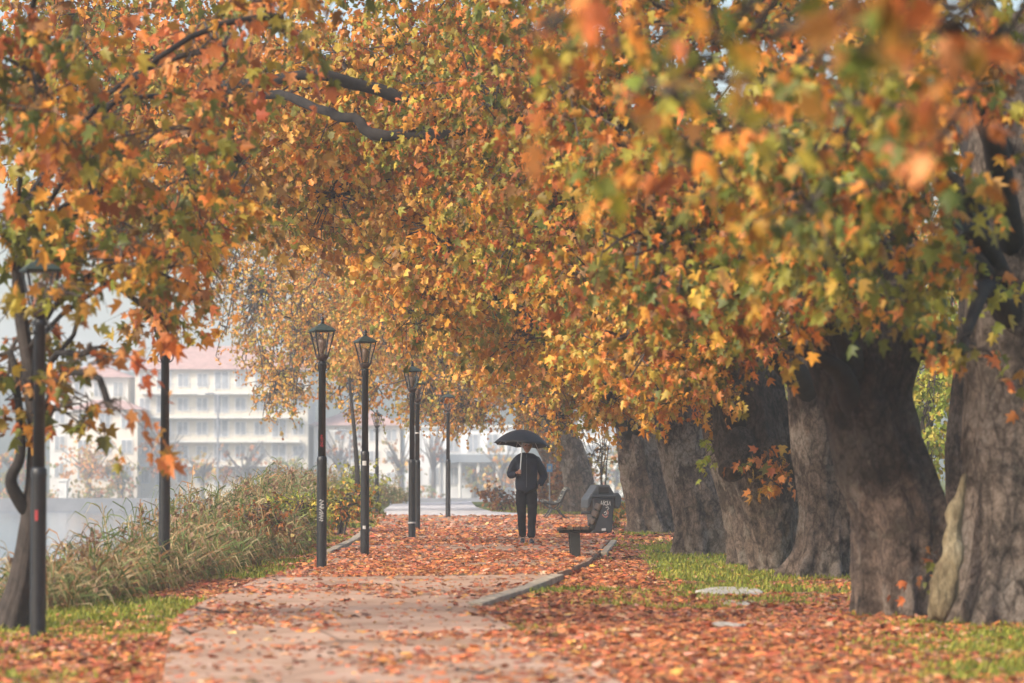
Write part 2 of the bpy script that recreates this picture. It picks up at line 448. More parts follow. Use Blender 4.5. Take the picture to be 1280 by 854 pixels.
def foliage(geo, center, rad, n_leaves, pal, size=0.16, lod='hi', per=9, droop=0.6, twigs=None, twig_r=0.006, origin=None):
    """sprays of leaves on twigs inside an ellipsoid"""
    ns = max(3, int(n_leaves / per))
    c = np.array(center); r = np.array(rad)
    d = nrm(RNG.normal(size=(ns, 3)))
    rr = RNG.random(ns) ** 0.45
    S = c + d * r * rr[:, None]
    # clumping so gaps and masses show
    k = max(4, ns // 9)
    cl = c + nrm(RNG.normal(size=(k, 3))) * r * (RNG.random(k) ** 0.4)[:, None]
    ci = RNG.integers(0, k, ns)
    S = np.where((RNG.random(ns) < 0.7)[:, None], cl[ci] + RNG.normal(size=(ns, 3)) * np.minimum(r * 0.2, 0.45), S)
    tw = nrm(d * np.array([1, 1, .35]) + RNG.normal(size=(ns, 3)) * .5 + np.array([0, 0, -droop]))
    L = size * (2.6 + 2.2 * RNG.random(ns))
    spcol = pick(pal, ns, .1)
    idx = np.repeat(np.arange(ns), per); m = len(idx)
    t = RNG.random(m)
    P = S[idx] + tw[idx] * (L[idx] * t)[:, None] + RNG.normal(size=(m, 3)) * size * .35
    tip = nrm(tw[idx] * .5 + RNG.normal(size=(m, 3)) * .6 + np.array([0, 0, -.8]))
    nor = nrm(RNG.normal(size=(m, 3)) * .9 + np.array([0, 0, .6]))
    sz = size * (0.42 + 0.85 * RNG.random(m))
    own = pick(pal, m, .14)
    mixf = (RNG.random((m, 1)) < 0.62) * 1.0
    col = np.clip((spcol[idx] * (1 + RNG.normal(0, .14, (m, 1)))) * mixf + own * (1 - mixf), .01, .95)
    geo.add(*leaves_geo(P, tip, nor, sz, col, lod))
    if twigs is not None:
        o = c if origin is None else np.array(origin)
        for j in RNG.choice(ns, min(ns, twigs[1]), replace=False):
            a = Vector(S[j]) - Vector(tw[j]) * 0.1; e = Vector(S[j] + tw[j] * L[j])
            near = cl[ci[j]]
            b0 = Vector(near) + Vector((0, 0, .25 * float(r[2]) * random.random()))
            mid = (b0 + a) / 2 + Vector(RNG.normal(size=3) * .06)
            twigs[0].tube([b0, mid, a, (a + e) / 2 + Vector((0, 0, .02)), e], [twig_r * 1.8, twig_r * 1.4, twig_r * 1.1, twig_r * .8, twig_r * .4], 4, False)
        for q in range(min(k, 26)):
            a = Vector(cl[q]); o_ = Vector(o)
            h = (a - o_)
            p = [o_ + h * f + Vector(RNG.normal(size=3)) * .07 * h.length * (f * (1 - f) * 4) + Vector((0, 0, .12 * h.length * math.sin(math.pi * f))) for f in (0, .25, .5, .75, 1)]
            p[0] = o_; p[-1] = a
            twigs[0].tube(p, [twig_r * 4.5, twig_r * 3.6, twig_r * 2.9, twig_r * 2.2, twig_r * 1.6], 5, False)

def blob_world(px, py, d, rx, ry, rd):
    c = at(px, py, d)
    return c, (rx * d / F, rd, ry * d / F)

# ------------------------------------------------------------------ trunks
def trunk_mesh(ctrl, d, root, seed=0, lobes=0.10, flare=0.3, bump=0.10, nseg=140, nring=150, lean_y=0.0, nroots=6, sink=0.3):
    """ctrl: (cx_px, y_px, width_px) from base up, at distance d"""
    pts = []
    for cx, y, w in ctrl:
        p = at(cx, y, d); pts.append((p.x, p.z, w * d / F / 2))
    pts.sort(key=lambda q: q[1])
    zb = pts[0][1]
    zs = np.array([p[1] for p in pts]); xs = np.array([p[0] for p in pts]); rs = np.array([p[2] for p in pts])
    Z = np.linspace(zs[0] - sink, zs[-1], nring)
    def sm(arr):
        # smooth interpolation
        o = np.interp(Z, zs, arr)
        for _ in range(6):
            o[1:-1] = (o[:-2] + 2 * o[1:-1] + o[2:]) / 4
        return o
    X = sm(xs); Rr = sm(rs)
    th = np.linspace(0, 2 * np.pi, nseg, endpoint=False)
    V = np.zeros((nring, nseg, 3))
    rs_ = random.Random(seed)
    ph = [rs_.uniform(0, 6.28) for _ in range(6)]
    twist = rs_.uniform(-.25, .25)
    for i, z in enumerate(Z):
        h = max(0.0, z - zb)
        lob = lobes * (np.cos(2 * th + ph[0] + twist * h) * .5 + np.cos(3 * th + ph[1] - twist * h) * .5 + np.cos(5 * th + ph[2] + h * .3) * .45 + np.cos(8 * th + ph[3] - h * .2) * .2)
        fl = 1.25 * flare * math.exp(-h / 0.32) * (np.maximum(0, np.cos(nroots * th / 1.0 + ph[4] + .8 * np.sin(th + ph[5]))) ** 1.5 - .35)
        r = Rr[i] * (1 + lob + fl)
        for j, a in enumerate(th):
            q = Vector((math.cos(a) * 1.0, math.sin(a) * 1.0, z * .8)) * 1.0
            nz = .9 * abs(noise.noise(Vector((q.x * 2.2 + seed * 3.3, q.y * 2.2, q.z * .9)))) * -1.6 + .35 + noise.noise(Vector((q.x * 1.3 + seed * 7.1, q.y * 1.3, q.z * 1.2))) * 1.0 + noise.noise(Vector((q.x * 3.2 + seed, q.y * 3.2, q.z * 2.2))) * .5 + noise.noise(Vector((q.x * 8 + seed, q.y * 8, q.z * 6))) * .34 + noise.noise(Vector((q.x * 19 + seed, q.y * 19, q.z * 14))) * .16
            rj = r[j] * (1 + bump * nz)
            V[i, j] = (X[i] + rj * math.cos(a), d + lean_y * h + rj * math.sin(a), z)
    V = V.reshape(-1, 3) - np.array(root)
    q = []
    idx = np.arange(nring * nseg).reshape(nring, nseg)
    nx = np.roll(idx, -1, axis=1)
    Q = np.stack([idx[:-1], nx[:-1], nx[1:], idx[1:]], -1).reshape(-1, 4)
    Q = np.concatenate([Q])
    me = tri_mesh('trunk', V, Q, smooth=True)
    top = Vector((X[-1], d + lean_y * max(0, Z[-1] - zb), Z[-1]))
    return me, top, Rr[-1]

def limb(b, p0, p1, r0, r1, arch=0.15, n=9, wig=0.05):
    p0 = Vector(p0); p1 = Vector(p1); h = p1 - p0
    o1, o2 = Vector(RNG.normal(size=3)), Vector(RNG.normal(size=3))
    pts = []
    for i in range(n + 1):
        f = i / n
        pts.append(p0 + h * f + Vector((0, 0, 1)) * arch * h.length * math.sin(math.pi * f) + (o1 * math.sin(2 * math.pi * f) + o2 * math.sin(3 * math.pi * f)) * wig * h.length * .3 * min(1, 3 * f * (1 - f) + .1))
    pts[-1] = p1
    b.tube(pts, [r0 * (1 - f) ** 1 + r1 * f for f in [i / n for i in range(n + 1)]], 10)

def leaf_px_area(size, d): return (size * F / d) ** 2 * 0.20

def tree(name, label, cat, group, d, ctrl, blobs, pal, size=.115, lod='hi', bark=None, seed=0, lobes=.1, flare=.3, bump=.1, extra=None,
         limb_r=.16, tk=None, ntw=40, twig_r=.006, lean_y=0.0, limbs=(), limb_from=None, nroots=6):
    base = at(ctrl[0][0], ctrl[0][1], d)
    root = empty(name, base, label, cat, group)
    rt = tuple(base)
    me, top, rtop = trunk_mesh(ctrl, d, rt, seed, lobes, flare, bump, lean_y=lean_y, nroots=nroots)
    link_mesh('trunk', me, bark or BARK, root)
    g = Geo(); tb = MB(); lb = MB()
    org = Vector(rt)
    for bl in blobs:
        px, py, bd, rx, ry, rd, cover = bl[:7]
        p = bl[7] if len(bl) > 7 else pal
        lf = bl[8] if len(bl) > 8 else size
        c, r = blob_world(px, py, bd, rx, ry, rd)
        c = c - org
        n = int(cover * math.pi * rx * ry / leaf_px_area(lf, bd))
        foliage(g, c, r, n, p, lf, lod, twigs=(tb, ntw), twig_r=twig_r)
        ys = sorted((at(cx_, y_, d).z, at(cx_, y_, d).x) for cx_, y_, w_ in ctrl)
        zs_ = max(ys[0][0] + .5 * (ys[-1][0] - ys[0][0]), min(ys[-1][0], c.z + org.z - .6))
        st = Vector((float(np.interp(zs_, [q[0] for q in ys], [q[1] for q in ys])), top.y, zs_)) - org
        limb(lb, st - Vector((0, 0, .15)), c, min(limb_r, rtop * .8), .03)
    for (pts, r0, r1) in limbs:
        P = [at(*q) - org for q in pts]
        k = len(P)
        # resample for knobbly look
        PP = []; RR = []
        for i in range(k - 1):
            for s in range(4):
                f = s / 4; PP.append(P[i].lerp(P[i + 1], f) + Vector(RNG.normal(size=3)) * r0 * .18); RR.append((r0 + (r1 - r0) * (i + f) / (k - 1)) * random.uniform(.88, 1.14))
        PP.append(P[-1]); RR.append(r1)
        lb.tube(PP, RR, 12)
    lb.build('limbs', LIMB, root, smooth=True)
    tb.build('twigs', BARK_THIN, root)
    link_mesh('crown', g.mesh('crown'), LEAF, root)
    if extra: extra(root, org)
    return root

GP = 'old plane trees in the row beside the path'
def sprig(root, org, px, py, d, rpx, n, pal, size=.11):
    g = Geo(); b = MB()
    c, r = blob_world(px, py, d, rpx, rpx, .12)
    foliage(g, c - org, r, n, pal, size, 'hi', per=6, twigs=(b, 12), twig_r=.003)
    o = link_mesh('sprig', g.mesh('sprig'), LEAF, root)
    b.build('sprig_twigs', BARK_THIN, o)

# T1, at the right edge
def t1x(root, org):
    # pale bare wood on the root flare
    P = [at(1207, 590, 24.95), at(1198, 650, 24.9), at(1188, 690, 24.8), at(1178, 730, 24.75), at(1170, 785, 24.65)]
    b = MB(); b.tube([p - org for p in P], [.03, .055, .085, .11, .15], 14)
    o = b.build('bare_root', BARK_SCAR, root, smooth=True)
    md = o.modifiers.new('s', 'SUBSURF'); md.levels = 2; md.render_levels = 2
    tx = bpy.data.textures.new('rootn', 'CLOUDS'); tx.noise_scale = .25
    dm = o.modifiers.new('d', 'DISPLACE'); dm.texture = tx; dm.strength = .2
    sprig(root, org, 1262, 350, 23.9, 22, 40, 'yellowgreen', .12)
    sprig(root, org, 1240, 445, 23.5, 22, 22, 'red', .15)
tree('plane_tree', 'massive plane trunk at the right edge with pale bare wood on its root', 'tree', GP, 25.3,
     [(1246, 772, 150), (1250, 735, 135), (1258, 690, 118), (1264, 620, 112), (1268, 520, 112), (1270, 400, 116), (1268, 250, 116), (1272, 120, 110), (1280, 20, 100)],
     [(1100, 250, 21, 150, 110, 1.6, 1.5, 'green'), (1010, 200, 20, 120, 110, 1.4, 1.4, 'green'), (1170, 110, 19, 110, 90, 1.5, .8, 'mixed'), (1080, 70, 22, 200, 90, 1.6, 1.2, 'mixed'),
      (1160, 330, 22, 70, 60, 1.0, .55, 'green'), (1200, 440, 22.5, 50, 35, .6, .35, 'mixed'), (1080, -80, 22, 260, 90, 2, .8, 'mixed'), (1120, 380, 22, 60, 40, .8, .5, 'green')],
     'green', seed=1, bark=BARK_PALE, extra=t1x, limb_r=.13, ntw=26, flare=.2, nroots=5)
# stem behind T1
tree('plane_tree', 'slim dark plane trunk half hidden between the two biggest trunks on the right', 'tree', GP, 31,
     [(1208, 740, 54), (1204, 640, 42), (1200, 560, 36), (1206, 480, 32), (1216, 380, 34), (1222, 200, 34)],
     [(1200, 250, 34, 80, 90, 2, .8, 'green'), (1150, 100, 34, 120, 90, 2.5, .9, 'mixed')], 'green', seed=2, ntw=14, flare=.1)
# T2
def t2x(root, org):
    b = MB()
    limb(b, at(1110, 440, 27) - org, at(1172, 431, 26.6) - org, .2, .13, .05, 6)
    limb(b, at(1060, 420, 27) - org, at(1000, 330, 27.5) - org, .26, .14, .1, 6)
    limb(b, at(1100, 410, 27) - org, at(1130, 250, 27.5) - org, .24, .15, .05, 6)
    b.build('stub_limbs', BARK, root, smooth=True)
    sprig(root, org, 1160, 690, 26.0, 18, 20, 'red', .1)
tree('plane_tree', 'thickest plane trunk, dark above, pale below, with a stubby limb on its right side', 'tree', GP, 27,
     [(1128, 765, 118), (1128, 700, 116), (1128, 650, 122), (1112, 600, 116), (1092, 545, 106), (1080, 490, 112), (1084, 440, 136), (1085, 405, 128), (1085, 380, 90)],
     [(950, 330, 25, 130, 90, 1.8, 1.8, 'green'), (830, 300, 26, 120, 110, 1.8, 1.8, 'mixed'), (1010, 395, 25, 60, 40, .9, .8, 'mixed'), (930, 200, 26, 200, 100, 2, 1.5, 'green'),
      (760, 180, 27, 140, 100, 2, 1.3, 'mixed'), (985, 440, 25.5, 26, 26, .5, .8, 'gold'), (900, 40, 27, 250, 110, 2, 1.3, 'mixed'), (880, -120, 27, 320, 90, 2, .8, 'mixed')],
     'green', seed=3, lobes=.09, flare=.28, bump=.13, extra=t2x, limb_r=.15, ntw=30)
# T3
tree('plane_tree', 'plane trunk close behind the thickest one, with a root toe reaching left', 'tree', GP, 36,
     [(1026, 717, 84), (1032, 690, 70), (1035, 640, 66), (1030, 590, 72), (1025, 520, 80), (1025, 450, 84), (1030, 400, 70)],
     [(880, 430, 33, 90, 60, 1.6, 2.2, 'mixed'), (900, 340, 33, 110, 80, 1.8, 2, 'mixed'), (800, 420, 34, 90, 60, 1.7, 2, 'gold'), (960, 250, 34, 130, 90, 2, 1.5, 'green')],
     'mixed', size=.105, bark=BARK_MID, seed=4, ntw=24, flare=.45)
# T4
def t4x(root, org):
    sprig(root, org, 962, 560, 37.0, 32, 75, 'red', .13)
    sprig(root, org, 968, 605, 37.0, 14, 16, 'gold', .11)
    b = MB(); b.ball(at(915, 588, 37.7) - org, .17, (1.1, .9, .9)); b.ball(at(925, 560, 37.9) - org, .22, (1, .9, 1.3)); b.build('burl', BARK, root, smooth=True)
tree('plane_tree', 'leaning burled plane trunk with orange sprigs on its front', 'tree', GP, 38.5,
     [(968, 712, 62), (966, 680, 70), (962, 640, 84), (955, 600, 92), (945, 550, 96), (935, 500, 92), (925, 440, 80)],
     [(760, 370, 37, 110, 90, 2, 2.4, 'mixed'), (700, 250, 38, 150, 110, 2.2, 2, 'mixed'), (850, 490, 36.5, 60, 26, 1, 1.6, 'gold'), (640, 150, 38, 160, 110, 2.2, 1.8, 'mixed'), (700, -60, 38, 260, 110, 2.4, 1, 'mixed')],
     'mixed', size=.105, seed=5, extra=t4x, lobes=.13, bump=.16, ntw=30, flare=.15)
def t4bx(root, org):
    sprig(root, org, 896, 566, 39.6, 24, 60, 'yellowgreen', .10)
    sprig(root, org, 915, 500, 39.6, 20, 34, 'gold', .15)
tree('plane_tree', 'narrow plane trunk carrying a bright green sprig', 'tree', GP, 40.5,
     [(938, 702, 44), (930, 670, 42), (918, 620, 40), (903, 570, 38), (893, 510, 40), (888, 440, 36)],
     [(900, 480, 40, 50, 30, 1, 1.2, 'mixed'), (840, 440, 40, 80, 50, 1.6, 2, 'gold')], 'mixed', size=.105, bark=BARK_MID, seed=6, extra=t4bx, ntw=16)
# T5 (limb reaches over the path)
tree('plane_tree', 'plane trunk with a pale ridge, its limb crossing over the path', 'tree', GP, 46,
     [(879, 690, 74), (877, 660, 70), (872, 630, 68), (861, 595, 62), (850, 545, 58), (845, 500, 56), (840, 430, 46), (830, 340, 40)],
     [(430, 120, 42, 190, 110, 2.4, 2.2, 'gold'), (260, 110, 44, 160, 130, 2.4, 1.6, 'mixed'), (90, 60, 46, 150, 120, 2.4, 1.6, 'mixed'), (100, 210, 47, 130, 70, 2.0, 1.0, 'gold'), (600, 120, 41, 170, 120, 2.4, 2.0, 'mixed'), (560, 300, 42, 120, 80, 2.2, 2.0, 'gold'),
      (680, 420, 44, 90, 60, 2, 1.8, 'gold'), (410, 250, 45, 110, 80, 2, .9, 'gold'), (500, -70, 43, 300, 90, 2.6, 1, 'mixed'), (760, 500, 44, 60, 26, 1.2, 1.4, 'gold'), (540, 395, 43, 50, 40, 1.4, .8, 'mixed')],
     'gold', seed=7, bark=BARK_MID, lod='md', ntw=40, limb_r=.14,
     limbs=[([(838, 380, 46), (740, 260, 43), (660, 190, 40), (600, 166, 38.4), (565, 172, 38), (530, 167, 38), (470, 170, 38), (440, 150, 38.2), (410, 138, 38.4), (350, 120, 39.5), (250, 110, 41)], .125, .05),
            ([(560, 150, 38.6), (470, 112, 38.3), (400, 92, 38), (345, 99, 38), (250, 108, 39)], .09, .06)])
# T6
tree('plane_tree', 'lumpy plane trunk directly right of the litter bin', 'tree', GP, 61,
     [(816, 664, 58), (810, 640, 56), (806, 610, 56), (800, 580, 52), (793, 535, 46), (785, 490, 44), (770, 420, 40)],
     [(640, 400, 58, 110, 80, 3, 2.2, 'gold'), (720, 470, 57, 70, 45, 2, 2.2, 'gold'), (560, 340, 60, 130, 90, 3, 1.8, 'gold'), (480, 220, 60, 160, 110, 3, 1.8, 'gold'), (760, 330, 58, 130, 110, 3, 1.5, 'mixed'), (620, 130, 60, 260, 120, 3.5, 1.2, 'mixed'), (795, 500, 56, 50, 24, 1.5, 1.5, 'gold'), (700, 525, 57, 44, 16, 1, .9, 'gold')],
     'gold', seed=8, bark=BARK_PLAIN, lod='md', lobes=.14, bump=.2, ntw=40, twig_r=.008)
# T7 leaning
tree('plane_tree', 'leaning plane tree with a bare trunk behind the far bench', 'tree', GP, 90,
     [(729, 640, 46), (727, 620, 40), (722, 590, 37), (712, 555, 34), (697, 522, 27), (686, 500, 24), (674, 470, 22), (660, 420, 20)],
     [(600, 440, 84, 90, 80, 4, 2.0), (500, 400, 85, 90, 90, 4, 2.0), (600, 300, 86, 130, 110, 4, 1.6), (460, 300, 88, 130, 110, 4, 1.6), (545, 500, 82, 50, 36, 2.5, 1.6), (680, 510, 84, 40, 30, 2.5, 1.4), (590, 515, 83, 40, 22, 2, 1.6),
      (380, 430, 88, 60, 90, 3.5, .9), (450, 470, 87, 44, 50, 3, 1.0), (350, 240, 90, 110, 100, 4, 1.0), (500, 150, 88, 220, 120, 4.5, 1.2)],
     'gold', seed=9, lod='lo', bark=BARK_PLAIN, ntw=60, twig_r=.012, limb_r=.2)
tree('plane_tree', 'furthest plane tree, its grey trunk leaning left behind the umbrella', 'tree', GP, 104,
     [(708, 634, 24), (700, 600, 25), (690, 570, 28), (672, 535, 34), (657, 500, 30), (645, 470, 28), (635, 400, 24)],
     [(350, 480, 98, 36, 60, 3, .75, 'gold'), (320, 370, 100, 60, 90, 4, 1.0, 'gold'), (250, 310, 100, 60, 90, 4, .7, 'gold'), (420, 380, 100, 80, 110, 4, .8, 'gold'), (700, 450, 104, 100, 70, 4, 1.6, 'gold'), (570, 420, 102, 110, 90, 4, 1.5), (240, 200, 102, 160, 130, 5, .8, 'gold')],
     'gold', seed=10, lod='lo', bark=BARK_PLAIN, ntw=90, twig_r=.014, limb_r=.22)
# left tree
def tlx(root, org):
    b = MB()
    P = [at(36, 645, 24.6), at(22, 622, 24.55), at(11, 603, 24.5), at(17, 588, 24.5), at(28, 574, 24.5), at(26, 520, 24.6), at(14, 440, 24.8)]
    b.tube([p - org for p in P], [.07, .062, .058, .052, .045, .04, .03], 12)
    o = b.build('bent_limb', LIMB, root, smooth=True); sd = o.modifiers.new('s', 'SUBSURF'); sd.levels = 1; sd.render_levels = 2
tree('plane_tree', 'young plane tree with a bent side limb behind the nearest lamp post', 'tree', None, 24.6,
     [(4, 795, 70), (14, 770, 46), (24, 735, 34), (32, 690, 27), (37, 650, 23), (41, 600, 18), (43, 540, 16), (36, 460, 18), (24, 380, 17), (20, 250, 16)],
     [(40, 90, 22, 130, 110, 1.3, 1.2, 'mixed'), (150, 190, 24, 110, 100, 1.3, 1.0, 'mixed'), (30, 290, 24.6, 90, 80, .8, 1.1, 'green'), (150, 330, 24, 95, 60, .9, 1.2, 'mixed'), (250, 290, 29, 80, 90, 1.0, 1.1, 'gold'), (170, 260, 27, 90, 70, 1.0, 1.1, 'mixed'), (70, 372, 21.9, 44, 50, .4, .55, 'mixed'), (300, 200, 30, 80, 80, 1, .9, 'mixed'), (12, 440, 24.8, 60, 70, .7, 1.1, 'mixed'), (110, 440, 23, 60, 36, .6, .55, 'red'), (70, 510, 24.4, 60, 42, .5, .75, 'mixed'), (135, 505, 22.3, 34, 18, .3, .5, 'red'),
      (205, 405, 28.5, 40, 36, .5, 1.6, 'mixed'), (235, 360, 27, 46, 30, .5, .8, 'red'), (280, 60, 26, 130, 100, 1.5, .7, 'red'), (60, -90, 23, 220, 80, 1.6, .8), (350, 20, 25, 120, 70, 1.3, .5, 'mixed')],
     'mixed', seed=11, size=.13, bark=simple('dark_bark', (.04, .03, .025), .85, var=.5, scale=10, bump=.7), extra=tlx, limb_r=.018, ntw=36, lobes=.06, bump=.07, flare=.12, twig_r=.0045)
# foreground tree: trunk outside the frame on the right, boughs hanging in
tb0 = Vector((3.9, 10.0, tz(3.9, 10.0)))
def near_tree():
    root = empty('plane_tree', tb0, 'nearest plane tree, blurred orange leaves hanging into the top right corner', 'tree', GP)
    b = MB(); b.tube([(0, 0, -.3), (0, 0, .3), (-.1, 0, 1.5), (0, .1, 3), (-.2, .1, 5)], [.75, .55, .45, .42, .36], 20); b.build('trunk', BARK, root, smooth=True)
    g = Geo(); tw = MB(); lb = MB()
    for (px, py, d, rx, ry, rd, cov, pal) in [(1200, 40, 7.4, 110, 50, .4, .8, 'red'), (960, 50, 8.4, 110, 50, .4, .30, 'mixed'), (1090, 30, 7.4, 90, 40, .3, .5, 'red'), (700, 20, 8.4, 60, 30, .3, .4, 'red'), (840, 120, 9, 80, 60, .4, .30, 'mixed'), (900, 100, 14, 150, 90, .9, .45, 'green'),
                                             (1060, 130, 13, 150, 90, .9, .6, 'green'), (1180, 170, 12.5, 80, 60, .6, .22, 'red'), (880, 200, 15, 130, 80, .9, .4, 'mixed'), (760, 60, 15, 130, 60, .8, .3, 'mixed'), (1230, -60, 9, 150, 50, .8, .4, 'red'), (1010, 260, 16, 120, 70, .8, .4, 'green')]:
        c, r = blob_world(px, py, d, rx, ry, rd); c = c - tb0
        foliage(g, c, r, int(cov * math.pi * rx * ry / leaf_px_area(.11, d)), pal, .105, 'hi', per=6, twigs=(tw, 10), twig_r=.003)
        limb(lb, (-.2, .1, 4.4), c, .06, .008, .12, wig=.12)
    lb.build('limbs', LIMB, root, smooth=True); tw.build('twigs', BARK_THIN, root)
    link_mesh('crown', g.mesh('crown'), LEAF, root)
near_tree()

# background trees on the right, shrubs
def bush(name, label, cat, px, py, d, rx, ry, rd, cover, pal, size, lod='lo', group=None, stem=True, droop=.2):
    c, r = blob_world(px, py, d, rx, ry, rd)
    gz = tz(c.x, c.y)
    base = Vector((c.x, c.y, gz)); root = empty(name, base, label, cat, group)
    g = Geo(); b = MB()
    foliage(g, c - base, r, int(cover * math.pi * rx * ry / leaf_px_area(size, d)), pal, size, lod, droop=droop, twigs=(b, 30), twig_r=.006)
    for k in range(4 if stem else 1):
        limb(b, (random.uniform(-.1, .1), random.uniform(-.1, .1), -.1), (c - base) + Vector((random.uniform(-.5, .5) * r[0], 0, random.uniform(-.3, .5) * r[2])), max(.02, r[0] * .05), .012, .02)
    b.build('stems', BARK_THIN, root); link_mesh('leaves', g.mesh('leaves'), LEAF, root)
    return root
bush('background_tree', 'yellow green tree seen through the gap between the two biggest trunks', 'tree', 1165, 470, 62, 60, 120, 2.5, 1.8, 'yellowgreen', .14, 'md')
bush('background_tree', 'orange leaved tree standing behind the trunks at the right edge', 'tree', 1120, 350, 75, 200, 150, 4, 1.4, 'gold', .16)
bush('background_tree', 'olive tree beyond the leaning trunk on the right', 'tree', 960, 480, 80, 120, 110, 4, 1.6, 'yellowgreen', .16)
bush('hedge_bush', 'low green bush between the litter bin and the lumpy trunk', 'bush', 764, 640, 66, 16, 20, .5, 2.2, 'green', .09, 'md')
bush('sapling', 'thin yellow sapling behind the litter bin', 'tree', 752, 560, 92, 28, 46, 1, .5, 'gold', .15)
bush('rust_shrub', 'wide rust brown shrub at knee height left of the walking man', 'bush', 628, 622, 92, 22, 14, .8, 2.4, 'rust', .13)
bush('rust_shrub', 'tall rust brown shrub behind the walking man, beside the leaning trunk', 'bush', 684, 600, 94, 20, 38, .8, 2.2, 'rust', .13)
bush('dark_bush', 'dark green bush among the reeds behind the tall middle lamp post', 'bush', 425, 635, 58, 38, 34, 1.0, 2.0, 'green', .09)
bush('dark_bush', 'olive bush among the reeds just left of the scrawled lamp post', 'bush', 372, 640, 47, 34, 32, .7, 1.8, 'yellowgreen', .07)
bush('dark_bush', 'brownish bush among the reeds between the second and third lamp posts', 'bush', 318, 650, 42, 40, 26, .6, 1.5, 'rust', .07)
bush('dark_bush', 'small green bush at the foot of the furthest lamp post', 'bush', 448, 600, 88, 28, 26, 1.2, 1.4, 'yellowgreen', .12)

# leaning thin trunk near far lamps
def thin():
    b0 = at(449, 625, 80); r = empty('leaning_sapling', b0, 'thin dark leaning stem between the middle lamp posts', 'tree')
    b = MB(); b.tube([(0, 0, -.6), at(446, 580, 80) - b0, at(443, 540, 80) - b0, at(436, 470, 80) - b0], [.09, .075, .06, .04], 8); b.build('trunk', LIMB, r, smooth=True)
    g = Geo(); c, rr = blob_world(436, 440, 80, 30, 40, 1); foliage(g, c - b0, rr, 600, 'gold', .15, 'lo'); link_mesh('crown', g.mesh('crown'), LEAF, r)
thin()

# ------------------------------------------------------------------ litter, grass, reeds
def frustum_pts(n, ymin, ymax, pad=0.35, power=1.0, xmin=-60, xmax=60):
    u = RNG.random(n)
    Y = (ymin ** (2 - 1) ) * (ymax / ymin) ** u if power == 1.0 else ymin + (ymax - ymin) * u ** power
    X = (RNG.random(n) * 2 - 1) * (0.178 * Y + pad + .6)
    return X, Y
def litter():
    g = Geo()
    n = 420000
    X, Y = frustum_pts(n, 13, 100)
    near = inpoly(X, Y, PATH_NEAR); plaza = inpoly(X, Y, PLAZA)
    gr = grassiness(X, Y); sd = shore_sd(X, Y)
    nz = fnoise(X, Y, 1.3, 21)
    pr = np.where(near, np.clip((fnoise(X, Y * .6, .9, 31) - .42) * 1.1, 0.03, .42) * np.where(Y > 31, 1.8, .85), np.where(plaza, np.clip(1.5 * (fnoise(X, Y, 1.7, 41) - .26), .06, .8), (1 - gr) * (.75 + .4 * nz) + gr * .04))
    pr = np.where((Y > 80) , pr * .35, pr) * np.where(sd < -.4, 0, 1)
    pr = pr * np.where(np.abs(X) > .178 * Y + .7, 0, 1)
    # keep local density per m2 about even (frustum sampling already 1/d^2)
    k = RNG.random(n) < pr
    X, Y = X[k], Y[k]; m = len(X)
    Z = surf(X, Y) + .008 + .03 * RNG.random(m) * (~inpoly(X, Y, PATH_NEAR))
    P = np.stack([X, Y, Z], 1)
    a = RNG.random(m) * 6.283; tilt = np.clip(RNG.normal(.06, .2, m), -.15, .7)
    tip = np.stack([np.cos(a), np.sin(a), tilt], 1)
    nor = nrm(np.stack([RNG.normal(0, .35, m), RNG.normal(0, .35, m), np.ones(m)], 1))
    col = pick('litter', m, .2)
    size = .04 + .065 * RNG.random(m) ** 1.5
    nearm = Y < 45
    for msk, lod in ((nearm, 'hi'), (~nearm, 'md')):
        g.add(*leaves_geo(P[msk], tip[msk], nor[msk], size[msk] * (1 if lod == 'hi' else 1.15), col[msk], lod))
    o = link_mesh('fallen_leaves', g.mesh('fallen_leaves'), LITTER)
    tag(o, 'red and orange fallen leaves covering the path and the grass', 'leaf litter', None, 'stuff')
litter()

def blades(name, X, Y, Z, h, w, lean, col, mat, segs=2):
    m = len(X); a = RNG.random(m) * 6.283
    dx = np.cos(a) * lean * h; dy = np.sin(a) * lean * h
    sx = -np.sin(a) * w * .5; sy = np.cos(a) * w * .5
    # face some towards the viewer
    V = np.zeros((m, 5, 3))
    P = np.stack([X, Y, Z], 1); S = np.stack([sx, sy, np.zeros(m)], 1)
    D1 = np.stack([dx * .35, dy * .35, h * .6], 1); D2 = np.stack([dx, dy, h], 1)
    V[:, 0] = P - S; V[:, 1] = P + S; V[:, 2] = P + D1 + S * .8; V[:, 3] = P + D1 - S * .8; V[:, 4] = P + D2
    T = (np.array([(0, 1, 2), (0, 2, 3), (3, 2, 4)])[None] + (np.arange(m) * 5)[:, None, None]).reshape(-1, 3)
    return V.reshape(-1, 3), T, np.repeat(col, 5, axis=0)
def grass():
    n = 330000
    X, Y = frustum_pts(n, 14, 112)
    gr = grassiness(X, Y); sd = shore_sd(X, Y)
    ok = (RNG.random(n) < gr * .9 + .03) & ~inpoly(X, Y, PATH_NEAR) & ~inpoly(X, Y, PLAZA) & (sd > -.8) & (np.abs(X) < .178 * Y + .7)
    ok &= ~((Y > 79) & (X < -.6) & (Y < 112))
    X, Y = X[ok], Y[ok]; m = len(X)
    c = np.array([(.30, .35, .04), (.42, .43, .05), (.18, .24, .03), (.46, .40, .08)])[RNG.integers(0, 4, m)] * (1 + RNG.normal(0, .15, (m, 1)))
    h = .035 + .05 * RNG.random(m) ** 2
    V, T, C = blades('g', X, Y, terrain(X, Y) - .005, h, .008 + .00035 * Y, .6, np.clip(c, .01, .9), GRASSM)
    o = link_mesh('grass', tri_mesh('grass', V, T, C), GRASSM)
    tag(o, 'short green grass round the trunks and along the lake bank', 'grass', None, 'stuff')
grass()

